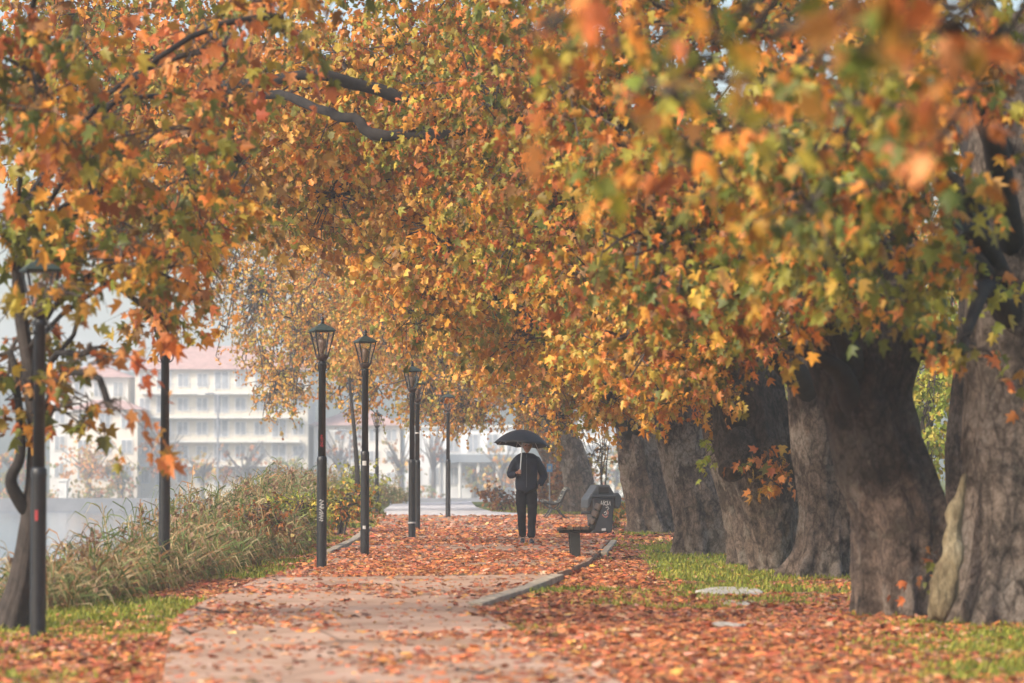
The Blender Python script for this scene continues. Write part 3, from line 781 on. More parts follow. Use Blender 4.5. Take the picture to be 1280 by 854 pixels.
def reeds():
    g = Geo()
    n = 3600
    Y = 24 + (112 - 24) * RNG.random(n) ** 1.5
    xb = np.interp(Y, SHORE_Y, SHORE_X)
    off = RNG.random(n) ** 1.1 * (1.5 + .008 * Y)
    X = xb - off + .15
    # sparse near the water gap at the left
    keep = (RNG.random(n) < np.clip((Y - 24.5) / 7, .06, 1)) & (X > -.178 * Y - 1.5) & (fnoise(X, Y, 1.2, 77) > .36)
    X, Y, off = X[keep], Y[keep], off[keep]; m = len(X)
    Z = np.maximum(terrain(X, Y), -3.3)
    H = (.35 + 1.05 * RNG.random(m) ** 1.6) * (0.50 + .50 * np.clip((Y - 28) / 18, 0, 1)) * .95 * (.6 + .8 * fnoise(X, Y, 1.1, 55)) + off * .34 * np.clip((Y - 27) / 10, .3, 1)
    H *= np.where(off < .5, .6, 1)
    pal = np.array([(.46, .35, .18), (.24, .27, .09), (.50, .37, .22), (.11, .16, .045), (.38, .20, .09), (.16, .22, .07)])
    # stalks
    base = pal[RNG.integers(0, 6, m)]
    lean = .05 + .16 * RNG.random(m)
    a = RNG.random(m) * 6.283
    TX = X + np.cos(a) * lean * H; TY = Y + np.sin(a) * lean * H; TZ = Z + H
    w = .006 + .00012 * Y
    V = np.zeros((m, 6, 3)); P0 = np.stack([X, Y, Z], 1); P1 = np.stack([TX, TY, TZ], 1); MID = (P0 + P1) / 2 - np.stack([np.cos(a), np.sin(a), 0 * a], 1) * (lean * H * .12)[:, None]
    S = np.stack([w, 0 * w, 0 * w], 1)
    V[:, 0] = P0 - S; V[:, 1] = P0 + S; V[:, 2] = MID + S; V[:, 3] = MID - S; V[:, 4] = P1 + S * .5; V[:, 5] = P1 - S * .5
    T = (np.array([(0, 1, 2), (0, 2, 3), (3, 2, 4), (3, 4, 5)])[None] + (np.arange(m) * 6)[:, None, None]).reshape(-1, 3)
    g.add(V.reshape(-1, 3), T, np.repeat(base, 6, axis=0))
    # leaves: long arched blades
    K = 17
    idx = np.repeat(np.arange(m), K); q = len(idx)
    f = .15 + .85 * RNG.random(q)
    st = P0[idx] * (1 - f[:, None]) + P1[idx] * f[:, None]
    aa = RNG.random(q) * 6.283
    L = .16 + .34 * RNG.random(q) ** 1.4; up = RNG.uniform(.2, 2.0, q)
    dirh = np.stack([np.cos(aa), np.sin(aa), 0 * aa], 1)
    p1 = st + dirh * (L * .22)[:, None]; p1[:, 2] += L * up * .30
    p2 = st + dirh * (L * .55)[:, None]; p2[:, 2] += L * up * .40
    p3 = st + dirh * (L * .92)[:, None]; p3[:, 2] += L * (up * .40 - .48)
    wv = nrm(np.cross(p3 - st, RNG.normal(size=(q, 3)))) * (.0055 + .0001 * Y[idx])[:, None]
    V = np.zeros((q, 7, 3)); V[:, 0] = st - wv * .6; V[:, 1] = st + wv * .6; V[:, 2] = p1 + wv; V[:, 3] = p1 - wv; V[:, 4] = p2 + wv * .8; V[:, 5] = p2 - wv * .8; V[:, 6] = p3
    T = (np.array([(0, 1, 2), (0, 2, 3), (3, 2, 4), (3, 4, 5), (5, 4, 6)])[None] + (np.arange(q) * 7)[:, None, None]).reshape(-1, 3)
    c = np.clip(pal[RNG.integers(0, 6, q)] * (1 + RNG.normal(0, .2, (q, 1))), .01, .9)
    g.add(V.reshape(-1, 3), T, np.repeat(c, 7, axis=0))
    # plumes
    pm = np.where(RNG.random(m) < .35)[0]; K = 9
    idx = np.repeat(pm, K); q = len(idx)
    d = nrm(RNG.normal(size=(q, 3)) * .5 + np.array([.5, 0, .5]))
    P = P1[idx] + RNG.normal(size=(q, 3)) * .02 - np.array([0, 0, 1]) * (RNG.random(q) * .2)[:, None]
    g.add(*leaves_geo(P, d, RNG.normal(size=(q, 3)), .05 + .035 * RNG.random(q), np.clip(np.array([.36, .22, .15]) * (1 + RNG.normal(0, .2, (q, 1))), .01, .9), 'lo'))
    o = link_mesh('reeds', g.mesh('reeds'), REEDM)
    tag(o, 'tall dry and green reeds lining the lake bank', 'reeds', None, 'stuff')
reeds()

# ------------------------------------------------------------------ lamp posts
def lamp_parts(root, H, marks=()):
    s = H / 3.17
    def zz(z): return z * s
    MB().lathe([(.066, -.3), (.066, .02), (.063, zz(1.36)), (.066, zz(1.375)), (.064, zz(1.42)), (.05, zz(1.44))], 18).build('lower_pole', BLACKM, root, smooth=True)
    p = MB().lathe([(.05, zz(1.43)), (.046, zz(2.60)), (.054, zz(2.61)), (.054, zz(2.645)), (.044, zz(2.66))], 18).build('upper_pole', BLACKM, root, smooth=True)
    zb = zz(2.66)
    MB().lathe([(.03, 0), (.06, .02), (.085, .06), (.085, .075), (.02, .10)], 16, (0, 0, zb)).build('lantern_base', RUSTM, root, smooth=True)
    b = MB()
    for k in range(4):
        a = math.pi / 4 + k * math.pi / 2 + .35
        e = Vector((math.cos(a), math.sin(a), 0))
        pts = [Vector((0, 0, zb - .02)) + e * (.05 + .055 * math.sin(t)) + Vector((0, 0, -.045 + .055 * math.cos(t) * 1)) for t in [0.2 + .55 * j for j in range(9)]]
        b.tube(pts, .007, 6)
    b.build('scroll', BLACKM, root)
    b = MB(); r0, r1 = .082, .178; h = .33
    for k in range(4):
        a = math.pi / 4 + k * math.pi / 2 + .35
        e = Vector((math.cos(a), math.sin(a), 0))
        b.tube([Vector((0, 0, zb + .06)) + e * r0, Vector((0, 0, zb + .06 + h)) + e * r1], .0105, 6)
        e2 = Vector((math.cos(a + math.pi / 2), math.sin(a + math.pi / 2), 0))
        b.tube([Vector((0, 0, zb + .06 + h)) + e * r1, Vector((0, 0, zb + .06 + h)) + e2 * r1], .010, 6)
        b.tube([Vector((0, 0, zb + .07)) + e * r0, Vector((0, 0, zb + .07)) + e2 * r0], .010, 6)
    b.build('lantern_frame', BLACKM, root)
    zt = zb + .06 + h
    MB().lathe([(.205, zt), (.21, zt + .012), (.145, zt + .05), (.06, zt + .085), (.03, zt + .10)], 4, phase=math.pi / 4 + .35).build('lantern_roof', ROOFM, root)
    MB().lathe([(.02, zt + .095), (.032, zt + .115), (.018, zt + .13), (.03, zt + .15), (.024, zt + .17), (.004, zt + .195)], 10).build('finial', BLACKM, root, smooth=True)
    MB().lathe([(.02, zb + .09), (.03, zb + .14), (.052, zb + .19), (.056, zb + .25), (.045, zb + .29), (.01, zb + .305)], 14).build('bulb_globe', simple('bulb_shell', (.16, .10, .075), .35, 0, .4, 20), root, smooth=True)
    g = MB(); r0 -= .004; r1 -= .006
    for k in (0, 1, 2, 3):
        a = math.pi / 4 + k * math.pi / 2 + .35; a2 = a + math.pi / 2
        vs = [g.bm.verts.new(v) for v in ((math.cos(a) * r0, math.sin(a) * r0, zb + .08), (math.cos(a2) * r0, math.sin(a2) * r0, zb + .08), (math.cos(a2) * r1, math.sin(a2) * r1, zt - .012), (math.cos(a) * r1, math.sin(a) * r1, zt - .012))]
        g.bm.faces.new(vs)
    g.build('glass', GLASS, root)
    for mk in marks: mk(root)
WHITE = simple('white_paint', (.42, .41, .40), .6, var=.15)
REDP = simple('red_paint', (.32, .03, .035), .6, var=.2)
def band(z, r=.0675, h=.03, mat=None):
    def f(root): MB().lathe([(r, z), (r + .002, z + .004), (r + .002, z + h - .004), (r, z + h)], 18).build('painted_band', mat or WHITE, root, smooth=True)
    return f
def scrib(z0, z1, mat, r=.067, n=9, amp=.6, seed=0, th=.004, name='graffiti'):
    def f(root):
        rr = random.Random(seed); b = MB()
        for s in range(3):
            pts = []
            a0 = z0 + (z1 - z0) * s / 3; a1 = z0 + (z1 - z0) * (s + .9) / 3
            for j in range(n):
                a = -math.pi / 2 + amp * math.sin(j * 2.1 + s) * rr.uniform(.5, 1)
                z = a0 + (a1 - a0) * j / (n - 1) + rr.uniform(-.01, .01)
                pts.append((math.cos(a) * r, math.sin(a) * r, z))
            b.tube(pts, th, 5)
        b.build(name, mat, root)
    return f
def sticker(z, h, w, mat, r=.067):
    def f(root):
        b = MB()
        for k in range(5):
            a0 = -math.pi / 2 - .1 + (k - 2.5) * w / 5; a1 = a0 + w / 5
            vs = [b.bm.verts.new((math.cos(a) * r, math.sin(a) * r, zz)) for a, zz in ((a0, z), (a1, z), (a1, z + h), (a0, z + h))]
            b.bm.faces.new(vs)
        b.build('sticker', mat, root)
    return f
LAMPG = 'black lantern posts along the lake side of the path'
lamps = [
 (47, 803, 23.3, 477, 'nearest black lamp post with a red mark, beside the young tree', [lambda r: sticker(.98, .085, .35, REDP)(r)]),
 (205, 735, 32.5, 349, 'black lamp post before the reeds, its lantern hidden in orange leaves', []),
 (402, 710, 37.2, 305, 'black lantern post with white scrawl on its lower pole and red scrawl above', [scrib(.60, .88, WHITE, seed=3, th=.006), scrib(1.55, 1.72, REDP, r=.05, seed=5, th=.004)]),
 (456, 685, 42.8, 265, 'black lantern post with a white sticker halfway up, right of the scrawled post', [sticker(1.22, .07, .9, WHITE), sticker(.28, .05, .7, WHITE)]),
 (515, 673, 52.7, 215, 'black lantern post with a white band low down, front one of the overlapping pair', [band(.27)]),
 (521.5, 660, 61.3, 185, 'black lantern post with a white band high up, rear one of the overlapping pair', [band(2.0, .05)]),
 (560, 644, 76, 152, 'dark lamp post with its top in yellow leaves, right of the overlapping pair', []),
 (471, 637, 90, 120, 'furthest small lantern post in the haze, standing behind the reeds', []),
]
for px, py, d, s, lab, marks in lamps:
    p = at(px, py, d); H = s * d / F * 3.17 / 3.15
    r = empty('street_lamp', p, lab, 'lamp post', LAMPG)
    lamp_parts(r, H, marks)

# ------------------------------------------------------------------ benches
WOODD = simple('bench_wood', (.05, .032, .024), .7, var=.5, scale=12, bump=.4)
IRON = simple('bench_iron', (.014, .015, .015), .55, var=.4, scale=15)
MOSSY = simple('bench_mossy', (.10, .07, .04), .8, var=.5, scale=14, bump=.4)
def bench_near():
    o = gd(720, 697); r = empty('bench', o, 'dark wooden bench seen end on with leaves on its seat, before the litter bin', 'bench')
    L = 1.7
    s = 41.8 / F
    for y in (.14, L - .14):
        MB().prism([(-.055, -.1), (.075, -.1), (.06, .36), (-.085, .36)], 'y', y - .05, y + .05).build('leg', IRON, r, bevel=.008)
        b = MB(); b.prism([(-.25, .35), (.2, .35), (.27, .40), (.33, .56), (.39, .76), (.345, .77), (.28, .58), (.22, .44), (.17, .40), (-.25, .395)], 'y', y - .03, y + .03); b.build('bracket', IRON, r, bevel=.005)
    for k in range(4):
        MB().box((-.205 + k * .115, L / 2, .42), (.10, L, .04)).build('seat_slat', WOODD if k != 1 else MOSSY, r, bevel=.008)
    for k in range(3):
        c = (.255 + k * .047, L / 2, .515 + k * .105)
        MB().box(c, (.06, L, .092), Matrix.Rotation(R(20), 3, 'Y')).build('back_slat', WOODD, r, bevel=.02)
    g = Geo(); m = 90
    P = np.stack([RNG.uniform(-.25, .15, m), RNG.uniform(0, L, m), .447 + .025 * RNG.random(m)], 1)
    a = RNG.random(m) * 6.28
    g.add(*leaves_geo(P, np.stack([np.cos(a), np.sin(a), RNG.normal(0, .15, m)], 1), np.stack([RNG.normal(0, .3, m), RNG.normal(0, .3, m), np.ones(m)], 1), RNG.uniform(.06, .11, m), pick('litter', m), 'hi'))
    lo = link_mesh('fallen_leaves_on_bench', g.mesh('bl'), LITTER); lo.location = o
    tag(lo, 'orange brown fallen leaves lying on the seat of the near bench', 'leaf litter', None, 'stuff')
bench_near()
def bench_far():
    o = gd(694, 648); r = empty('bench', o, 'small black bench with curled slatted back at the foot of the leaning tree', 'bench', rz=R(1))
    prof = [(-.34, .44), (-.31, .47), (-.26, .455), (-.2, .43), (-.12, .41), (-.04, .405), (.04, .42), (.11, .45), (.16, .51), (.195, .58), (.22, .65), (.25, .72), (.29, .77), (.34, .785), (.37, .76)]
    L = 1.6
    for y in (0, L):
        b = MB(); b.tube([(p[0], y, p[1] - .03) for p in prof], .038, 8)
        b.tube([(-.3, y, .44), (-.2, y, .30), (0, y, .22), (.12, y, .3), (.2, y, .5)], .02, 8)
        b.build('side_frame', IRON, r)
        MB().tube([(-.08, y, .24), (-.15, y, .12), (-.24, y, 0)], .022, 8).build('leg', IRON, r)
        MB().tube([(.08, y, .24), (.16, y, .12), (.27, y, 0)], .022, 8).build('leg', IRON, r)
    slm = simple('bench_pale_slat', (.20, .19, .15), .7, var=.5, scale=12)
    for p in prof:
        MB().box((p[0], L / 2, p[1]), (.036, L + .05, .03)).build('slat', slm if random.random() < .5 else IRON, r, bevel=.006)
bench_far()

# ------------------------------------------------------------------ litter bin
def bin_():
    o = gd(750, 668); r = empty('litter_bin', o, 'dark grey litter bin with white scrawl on its front', 'litter bin', rz=R(14)); r.scale = (.82, .85, .98)
    PL = simple('bin_plastic', (.035, .039, .046), .45, var=.2, scale=5, bump=.1)
    b = MB()
    bm = b.bm
    lv = [(.03, .23, .24), (.10, .235, .25), (.60, .265, .29), (.74, .28, .31)]
    rings = []
    for z, hx, hy in lv:
        rings.append([bm.verts.new((x, y, z)) for x, y in ((-hx, -hy), (hx, -hy), (hx, hy), (-hx, hy))])
    for i in range(3):
        for k in range(4): bm.faces.new((rings[i][k], rings[i][(k + 1) % 4], rings[i + 1][(k + 1) % 4], rings[i + 1][k]))
    bm.faces.new(rings[0][::-1]); bm.faces.new(rings[-1])
    b.build('body', PL, r, bevel=.03)
    MB().box((0, 0, .76), (.62, .68, .05)).build('rim', PL, r, bevel=.012)
    # hooded top
    b = MB(); b.prism([(-.335, .74), (.335, .74), (.16, .985), (-.14, .985)], 'y', -.26, .33); b.build('hood', PL, r, bevel=.02)
    MB().box((.01, -.27, .885), (.25, .03, .12)).build('slot', simple('bin_slot', (.008, .008, .009), .8), r, bevel=.01)
    # side flap hanging to the right
    b = MB(); b.prism([(.25, .80), (.37, .84), (.46, .74), (.44, .58), (.36, .50), (.30, .60)], 'y', -.30, .28); b.build('lid', PL, r, bevel=.03)
    b = MB(); b.prism([(-.25, .80), (-.30, .82), (-.39, .70), (-.40, .52), (-.33, .56), (-.28, .68)], 'y', -.30, .28); b.build('side_flap', PL, r, bevel=.02)
    MB().tube([(-.5, -.12, .43), (-.26, -.12, .44)], .03, 10).build('side_handle', PL, r)
    for x in (-.2, .2): MB().tube([(x - .03, .26, .08), (x + .03, .26, .08)], .09, 16).build('wheel', IRON, r)
    # scrawl on the front
    def front(x, z): return (x, -(.245 + (z - .1) * .085) - .010, z)
    b = MB(); rr = random.Random(4)
    letters = [[(-.06, .58), (-.05, .67), (-.02, .60), (.01, .68), (.01, .58)], [(.07, .66), (.03, .64), (.03, .60), (.08, .58)], [(.10, .67), (.09, .58), (.13, .60), (.16, .66), (.17, .58)], [(.06, .54), (.11, .55), (.14, .52), (.10, .49)],
               [(.02, .43), (.06, .46), (.09, .43), (.06, .39), (.03, .40)], [(-.17, .48), (-.15, .53), (-.13, .47), (-.15, .44)]]
    for st in letters: b.tube([front(*p) for p in st], .009, 5)
    b.build('graffiti', WHITE, r)
    b = MB()
    for st in [[(-.02, .40), (.02, .36), (.07, .34), (.11, .37)], [(.09, .48), (.12, .44), (.11, .40)]]: b.tube([front(*p) for p in st], .014, 5)
    b.build('faded_scrawl', simple('rose_paint', (.35, .16, .13), .7), r)
    MB().box(front(.02, .10), (.1, .008, .045)).build('sticker', WHITE, r)
bin_()

# small blue sign
def sign():
    p = at(687, 585, 88); g = Vector((p.x, p.y, tz(p.x, p.y))); r = empty('blue_sign', g, 'small blue square sign on a thin post right of the walking man', 'sign')
    MB().tube([(0, 0, -.1), (0, 0, p.z - g.z + .22)], .02, 8).build('post', simple('sign_post', (.3, .3, .3), .5), r)
    MB().box((0, -.03, p.z - g.z), (.17, .015, .25)).build('panel', simple('sign_blue', (.10, .28, .55), .5, var=.1), r)
    MB().box((0, -.04, p.z - g.z + .01), (.09, .006, .10)).build('pictogram', WHITE, r)
sign()

# pale flat stone, sticks
def stone(px, py, rx, ry, label):
    o = gd(px, py, -.07); d = o.y
    b = MB(); n = 14; pts = []
    for k in range(n):
        a = 2 * math.pi * k / n; q = random.uniform(.78, 1.08)
        pts.append((math.cos(a) * rx * d / F * q, math.sin(a) * ry * q))
    b.prism(pts, 'z', -.06, .035)
    ob = b.build('flat_stone', simple('pale_stone', (.44, .40, .35), .85, var=.3, scale=6, bump=.5), bevel=.012); ob.location = o
    tag(ob, label, 'stone')
stone(915, 742, 46, 1.0, 'long pale flat stone lying in the leaves below the trunks')
stone(925, 757, 24, .5, 'smaller pale stone half buried just in front of the long flat one')
stone(905, 785, 28, .35, 'low grey stone among dense red leaves, nearest the viewer')
def stick(pts, r, label):
    P = [gd(*p) for p in pts]; o = P[0].copy(); o.z = 0
    Q = [Vector((p.x, p.y, .012 + random.uniform(0, .03))) - o for p in P]
    ob = MB().tube(Q, [r, r * .9, r * .7] if len(Q) == 3 else r, 6).build('stick', BARK_THIN, smooth=True); ob.location = o
    tag(ob, label, 'stick')
stick([(245, 762), (275, 768), (305, 767)], .009, 'longer thin fallen twig near the left edge of the concrete path')
stick([(225, 790), (238, 794), (256, 792)], .014, 'short dark crooked twig on the left of the concrete path')
stick([(570, 842), (600, 845), (620, 843)], .009, 'dark twig at the bottom middle of the path')
stick([(610, 655), (622, 651), (634, 648)], .012, 'twig lying on the leaf strewn path left of the walking man')

# ------------------------------------------------------------------ walking man
def skin(verts, edges, radii, mirror=False, sub=2, rootv=0):
    me = bpy.data.meshes.new('sk'); me.from_pydata(verts, edges, [])
    o = bpy.data.objects.new('sk', me); COL.objects.link(o)
    o.modifiers.new('s', 'SKIN'); sb = o.modifiers.new('u', 'SUBSURF'); sb.levels = sub; sb.render_levels = sub
    sv = me.skin_vertices[0].data if me.skin_vertices else None
    if sv is None:
        bpy.context.view_layer.update(); 
        bm = bmesh.new(); bm.from_mesh(me); bm.verts.layers.skin.verify(); bm.to_mesh(me); bm.free(); sv = me.skin_vertices[0].data
    for i, rd in enumerate(radii):
        sv[i].radius = rd if isinstance(rd, tuple) else (rd, rd)
        sv[i].use_root = (i == rootv)
    bpy.context.view_layer.update()
    dg = bpy.context.evaluated_depsgraph_get()
    res = bpy.data.meshes.new_from_object(o.evaluated_get(dg))
    bpy.data.objects.remove(o)
    return res
def join_meshes(name, ms, mat, parent):
    bm = bmesh.new()
    for m in ms: bm.from_mesh(m)
    me = bpy.data.meshes.new(name); bm.to_mesh(me); bm.free()
    me.materials.clear()
    for p in me.polygons: p.use_smooth = True
    return link_mesh(name, me, mat, parent)
def mbmesh(b):
    me = bpy.data.meshes.new('t'); b.bm.to_mesh(me); b.bm.free(); return me

def person():
    o = gd(658, 680); r = empty('person', o, 'man in dark jacket and trousers walking with one hand in his pocket', 'person')
    SK = simple('skin_tone', (.42, .22, .16), .5, var=.08, scale=20)
    JK = simple('jacket_navy', (.009, .013, .028), .6, var=.35, scale=9, bump=.3, spec=.2)
    TR = simple('trousers_dark', (.005, .005, .008), .8, var=.3, scale=9, bump=.25, spec=.15)
    SH = simple('shoe_dark', (.02, .02, .024), .4, var=.3)
    # body skeleton
    J = {'pel': (0, 0, 1.0), 'ch': (0, 0, 1.30), 'nk': (0, -.01, 1.50), 'nk2': (.005, -.03, 1.57),
         'sl': (-.17, 0, 1.44), 'el': (-.285, -.04, 1.17), 'wl': (-.16, -.20, 1.215),
         'sr': (.18, 0, 1.44), 'er': (.30, .03, 1.17), 'wr': (.22, -.09, 1.00),
         'hl': (-.09, 0, .88), 'kl': (-.085, -.03, .49), 'al': (-.06, .17, .12),
         'hr': (.09, 0, .88), 'kr': (.095, -.10, .47), 'ar': (.082, -.22, .09)}
    names = list(J); ix = {n: i for i, n in enumerate(names)}
    E = [('pel', 'ch'), ('ch', 'nk'), ('nk', 'nk2'), ('ch', 'sl'), ('sl', 'el'), ('el', 'wl'), ('ch', 'sr'), ('sr', 'er'), ('er', 'wr'), ('pel', 'hl'), ('hl', 'kl'), ('kl', 'al'), ('pel', 'hr'), ('hr', 'kr'), ('kr', 'ar')]
    rad = {'pel': (.07, .05), 'ch': (.11, .09), 'nk': .06, 'nk2': .055, 'sl': .06, 'el': .045, 'wl': .03, 'sr': .06, 'er': .045, 'wr': .03, 'hl': .045, 'kl': .045, 'al': .035, 'hr': .045, 'kr': .045, 'ar': .035}
    m1 = skin([J[n] for n in names], [(ix[a], ix[b]) for a, b in E], [rad[n] for n in names])
    hb = MB()
    hc = Vector((.012, -.045, 1.675))
    bmesh.ops.create_uvsphere(hb.bm, u_segments=28, v_segments=20, radius=1)
    for v in hb.bm.verts:
        c = v.co.copy()
        x, y, z = c.x * .078, c.y * .098, c.z * .118
        if z < 0: k = 1 - .28 * (-c.z) ** 1.5; x *= k; y = y * (1 - .12 * (-c.z)) - .008 * (-c.z)
        if c.y < -.6:
            if abs(c.x) < .2 and -.35 < c.z < .15: y -= .022 * (1 - abs(c.x) / .2) * (1 - abs(c.z + .22) / .4)     # nose
            if .15 < abs(c.x) < .55 and .0 < c.z < .3: y += .012                    # eye sockets
            if abs(c.x) < .35 and -.66 < c.z < -.5: y -= .006
        v.co = Vector((x, y, z)) + hc
    for sx in (-1, 1): hb.ball(hc + Vector((sx * .08, .01, -.005)), .022, (.45, .8, 1.3), 8)
    head = mbmesh(hb)
    # right hand (photo left) gripping the shaft: palm + five fingers
    hand = []
    G = Vector((-.112, -.225, 1.235))     # grip centre on the shaft
    hand.append(skin([(-.158, -.203, 1.215), (-.147, -.205, 1.225), (-.135, -.205, 1.238)], [(0, 1), (1, 2)], [.026, (.024, .034), (.022, .036)], sub=1))
    for k in range(4):
        z = 1.262 - k * .0185
        L = (.9, 1.0, .95, .8)[k]
        pts = [(-.135, -.212, z), (-.125, -.246 * 1.0, z + .002), (-.103, -.252, z), (-.09, -.238 + .004 * (1 - L), z - .002)]
        hand.append(skin(pts, [(0, 1), (1, 2), (2, 3)], [.0095, .009, .0085, .0075], sub=1))
    hand.append(skin([(-.14, -.200, 1.245), (-.122, -.200, 1.268), (-.102, -.214, 1.280)], [(0, 1), (1, 2)], [.012, .010, .0085], sub=1))
    join_meshes('body', [m1, head] + hand, SK, r)
    # beard/grey hair and dark cap
    hb = MB()
    hb.ball(hc + Vector((0, .016, .02)), .1, (.83, .98, 1.08), 20)
    bmesh.ops.delete(hb.bm, geom=[v for v in hb.bm.verts if (v.co - hc).y < -.03 and (v.co - hc).z < .05 or (v.co - hc).z < -.06], context='VERTS')
    join_meshes('hair', [mbmesh(hb)], simple('grey_hair', (.14, .13, .12), .8), r)
    MB().ball(hc + Vector((0, -.093, -.052)), .02, (1.7, .5, .35), 8).build('moustache', simple('grey_hair', (.14, .13, .12), .8), r, smooth=True)
    for sx in (-1, 1):
        e = MB().ball(hc + Vector((sx * .031, -.088, .012)), .009, (1.3, .6, .8), 8).build('eye', simple('eye_dark', (.03, .025, .02), .2), r, smooth=True)
    # jacket
    Jk = {'hem': (0, 0, .835), 'wa': (0, 0, 1.06), 'ch': (0, -.01, 1.30), 'up': (0, 0, 1.44), 'co': (.003, -.02, 1.575),
          'sl': (-.165, 0, 1.425), 'ml': (-.245, -.015, 1.30), 'el': (-.290, -.04, 1.16), 'fl': (-.225, -.13, 1.18), 'wl': (-.168, -.195, 1.212),
          'sr': (.17, 0, 1.425), 'mr': (.25, .01, 1.30), 'er': (.305, .03, 1.15), 'fr': (.255, -.04, 1.06), 'wr': (.215, -.09, 1.0)}
    nm = list(Jk); ix = {n: i for i, n in enumerate(nm)}
    E = [('hem', 'wa'), ('wa', 'ch'), ('ch', 'up'), ('up', 'co'), ('up', 'sl'), ('sl', 'ml'), ('ml', 'el'), ('el', 'fl'), ('fl', 'wl'), ('up', 'sr'), ('sr', 'mr'), ('mr', 'er'), ('er', 'fr'), ('fr', 'wr')]
    rd = {'hem': (.235, .17), 'wa': (.20, .14), 'ch': (.215, .15), 'up': (.135, .115), 'co': (.092, .088), 'sl': .085, 'ml': .082, 'el': .077, 'fl': .068, 'wl': .05, 'sr': .085, 'mr': .082, 'er': .077, 'fr': .068, 'wr': .055}
    jm = skin([Jk[n] for n in nm], [(ix[a], ix[b]) for a, b in E], [rd[n] for n in nm])
    for v in jm.vertices:
        n = noise.noise(v.co * 9) * .011 + noise.noise(Vector((v.co.x * 6, v.co.y * 6, v.co.z * 22))) * .007
        v.co += v.normal * n
    j = join_meshes('jacket', [jm], JK, r)
    MB().tube([(0, -.155, .97), (.002, -.168, 1.15), (.002, -.162, 1.33), (.004, -.12, 1.46), (.005, -.098, 1.54)], .004, 5).build('zip', simple('zip_grey', (.10, .10, .11), .4), j)
    # trousers
    V = [(0, 0, 1.03), (-.088, 0, .86), (-.088, -.02, .68), (-.082, -.045, .49), (-.074, .06, .29), (-.062, .155, .115),
         (.088, 0, .88), (.098, -.05, .68), (.096, -.10, .49), (.088, -.15, .28), (.082, -.22, .10)]
    E = [(0, 1), (1, 2), (2, 3), (3, 4), (4, 5), (0, 6), (6, 7), (7, 8), (8, 9), (9, 10)]
    tm = skin(V, E, [(.155, .12), (.112, .115), (.093, .1), (.078, .082), (.072, .076), (.062, .07), (.112, .115), (.093, .1), (.078, .082), (.072, .076), (.067, .074)])
    for v in tm.vertices:
        v.co += v.normal * (noise.noise(Vector((v.co.x * 9, v.co.y * 9, v.co.z * 18))) * .011)
    join_meshes('trousers', [tm], TR, r)
    for x, y in ((-.062, .14), (.084, -.22)):
        b = MB()
        prof = [(.075, .045), (.02, .045), (-.04, .045), (-.10, .042), (-.15, .035), (-.175, .018)]
        m = skin([(x, y + .05, .055), (x, y - .02, .055), (x * 1.1, y - .10, .042), (x * 1.2, y - .165, .032)], [(0, 1), (1, 2), (2, 3)], [(.042, .052), (.045, .05), (.045, .036), (.036, .026)], sub=2)
        join_meshes('shoe', [m], SH, r)
person()

def umbrella():
    o = gd(658, 680)
    base = Vector((-.112, -.225, 1.17))
    tip = Vector((-.05, -.16, 2.03))
    ax = (tip - base).normalized()
    r = empty('umbrella', o + base, 'open black folding umbrella with a silver shaft, held over the walking man', 'umbrella')
    UF = simple('umbrella_fabric', (.012, .012, .015), .5, var=.3, scale=7, spec=.3)
    SIL = simple('shaft_silver', (.6, .6, .62), .3, .6, .1)
    q = Vector((0, 0, 1)).rotation_difference(ax)
    # canopy: eight gores, scalloped hem
    apex_h = (tip - base).length - .08
    b = MB(); bm = b.bm; NR = 9; NA = 64; Rm = .50; rows = []
    for i in range(NR + 1):
        f = i / NR; ring = []
        for k in range(NA):
            a = 2 * math.pi * k / NA + .2; g = abs(math.sin(4 * (a - .2)))     # 0 at ribs
            rr = Rm * f * (1 - .07 * g * f); z = -.27 * f ** 2.1 + .04 * g * f ** 2 - .022 * g * f
            ring.append(bm.verts.new((rr * math.cos(a), rr * math.sin(a), z)) if i else None)
        rows.append(ring)
    ap = bm.verts.new((0, 0, 0))
    for k in range(NA): bm.faces.new((ap, rows[1][k], rows[1][(k + 1) % NA]))
    for i in range(1, NR):
        for k in range(NA): bm.faces.new((rows[i][k], rows[i + 1][k], rows[i + 1][(k + 1) % NA], rows[i][(k + 1) % NA]))
    for v in bm.verts: v.co = q @ (v.co + Vector((0.06, 0, apex_h))) if False else q @ (v.co + Vector((0, 0, apex_h)))
    c = b.build('canopy', UF, r, smooth=True); sd = c.modifiers.new('t', 'SOLIDIFY'); sd.thickness = .003
    for k in range(8):
        a = 2 * math.pi * k / 8 + .2
        pts = [q @ Vector((Rm * f * math.cos(a), Rm * f * math.sin(a), apex_h - .27 * f ** 2.1 - .006)) for f in (0.02, .25, .5, .75, 1.015)]
        rb = MB().tube(pts, .0035, 5).build('rib', SIL, r)
        MB().tube([q @ Vector((0, 0, apex_h - .30)), q @ Vector((Rm * .5 * math.cos(a), Rm * .5 * math.sin(a), apex_h - .065))], .003, 5).build('strut', SIL, rb)
    MB().tube([q @ Vector((0, 0, .08)), q @ Vector((0, 0, apex_h - .002))], .0105, 8).build('shaft', SIL, r)
    MB().tube([q @ Vector((0, 0, apex_h + .002)), q @ Vector((0, 0, apex_h + .08))], .008, 8).build('finial', SIL, r)
    MB().tube([q @ Vector((0, 0, 0)), q @ Vector((0, 0, .1))], .016, 10).build('handle', IRON, r)
umbrella()

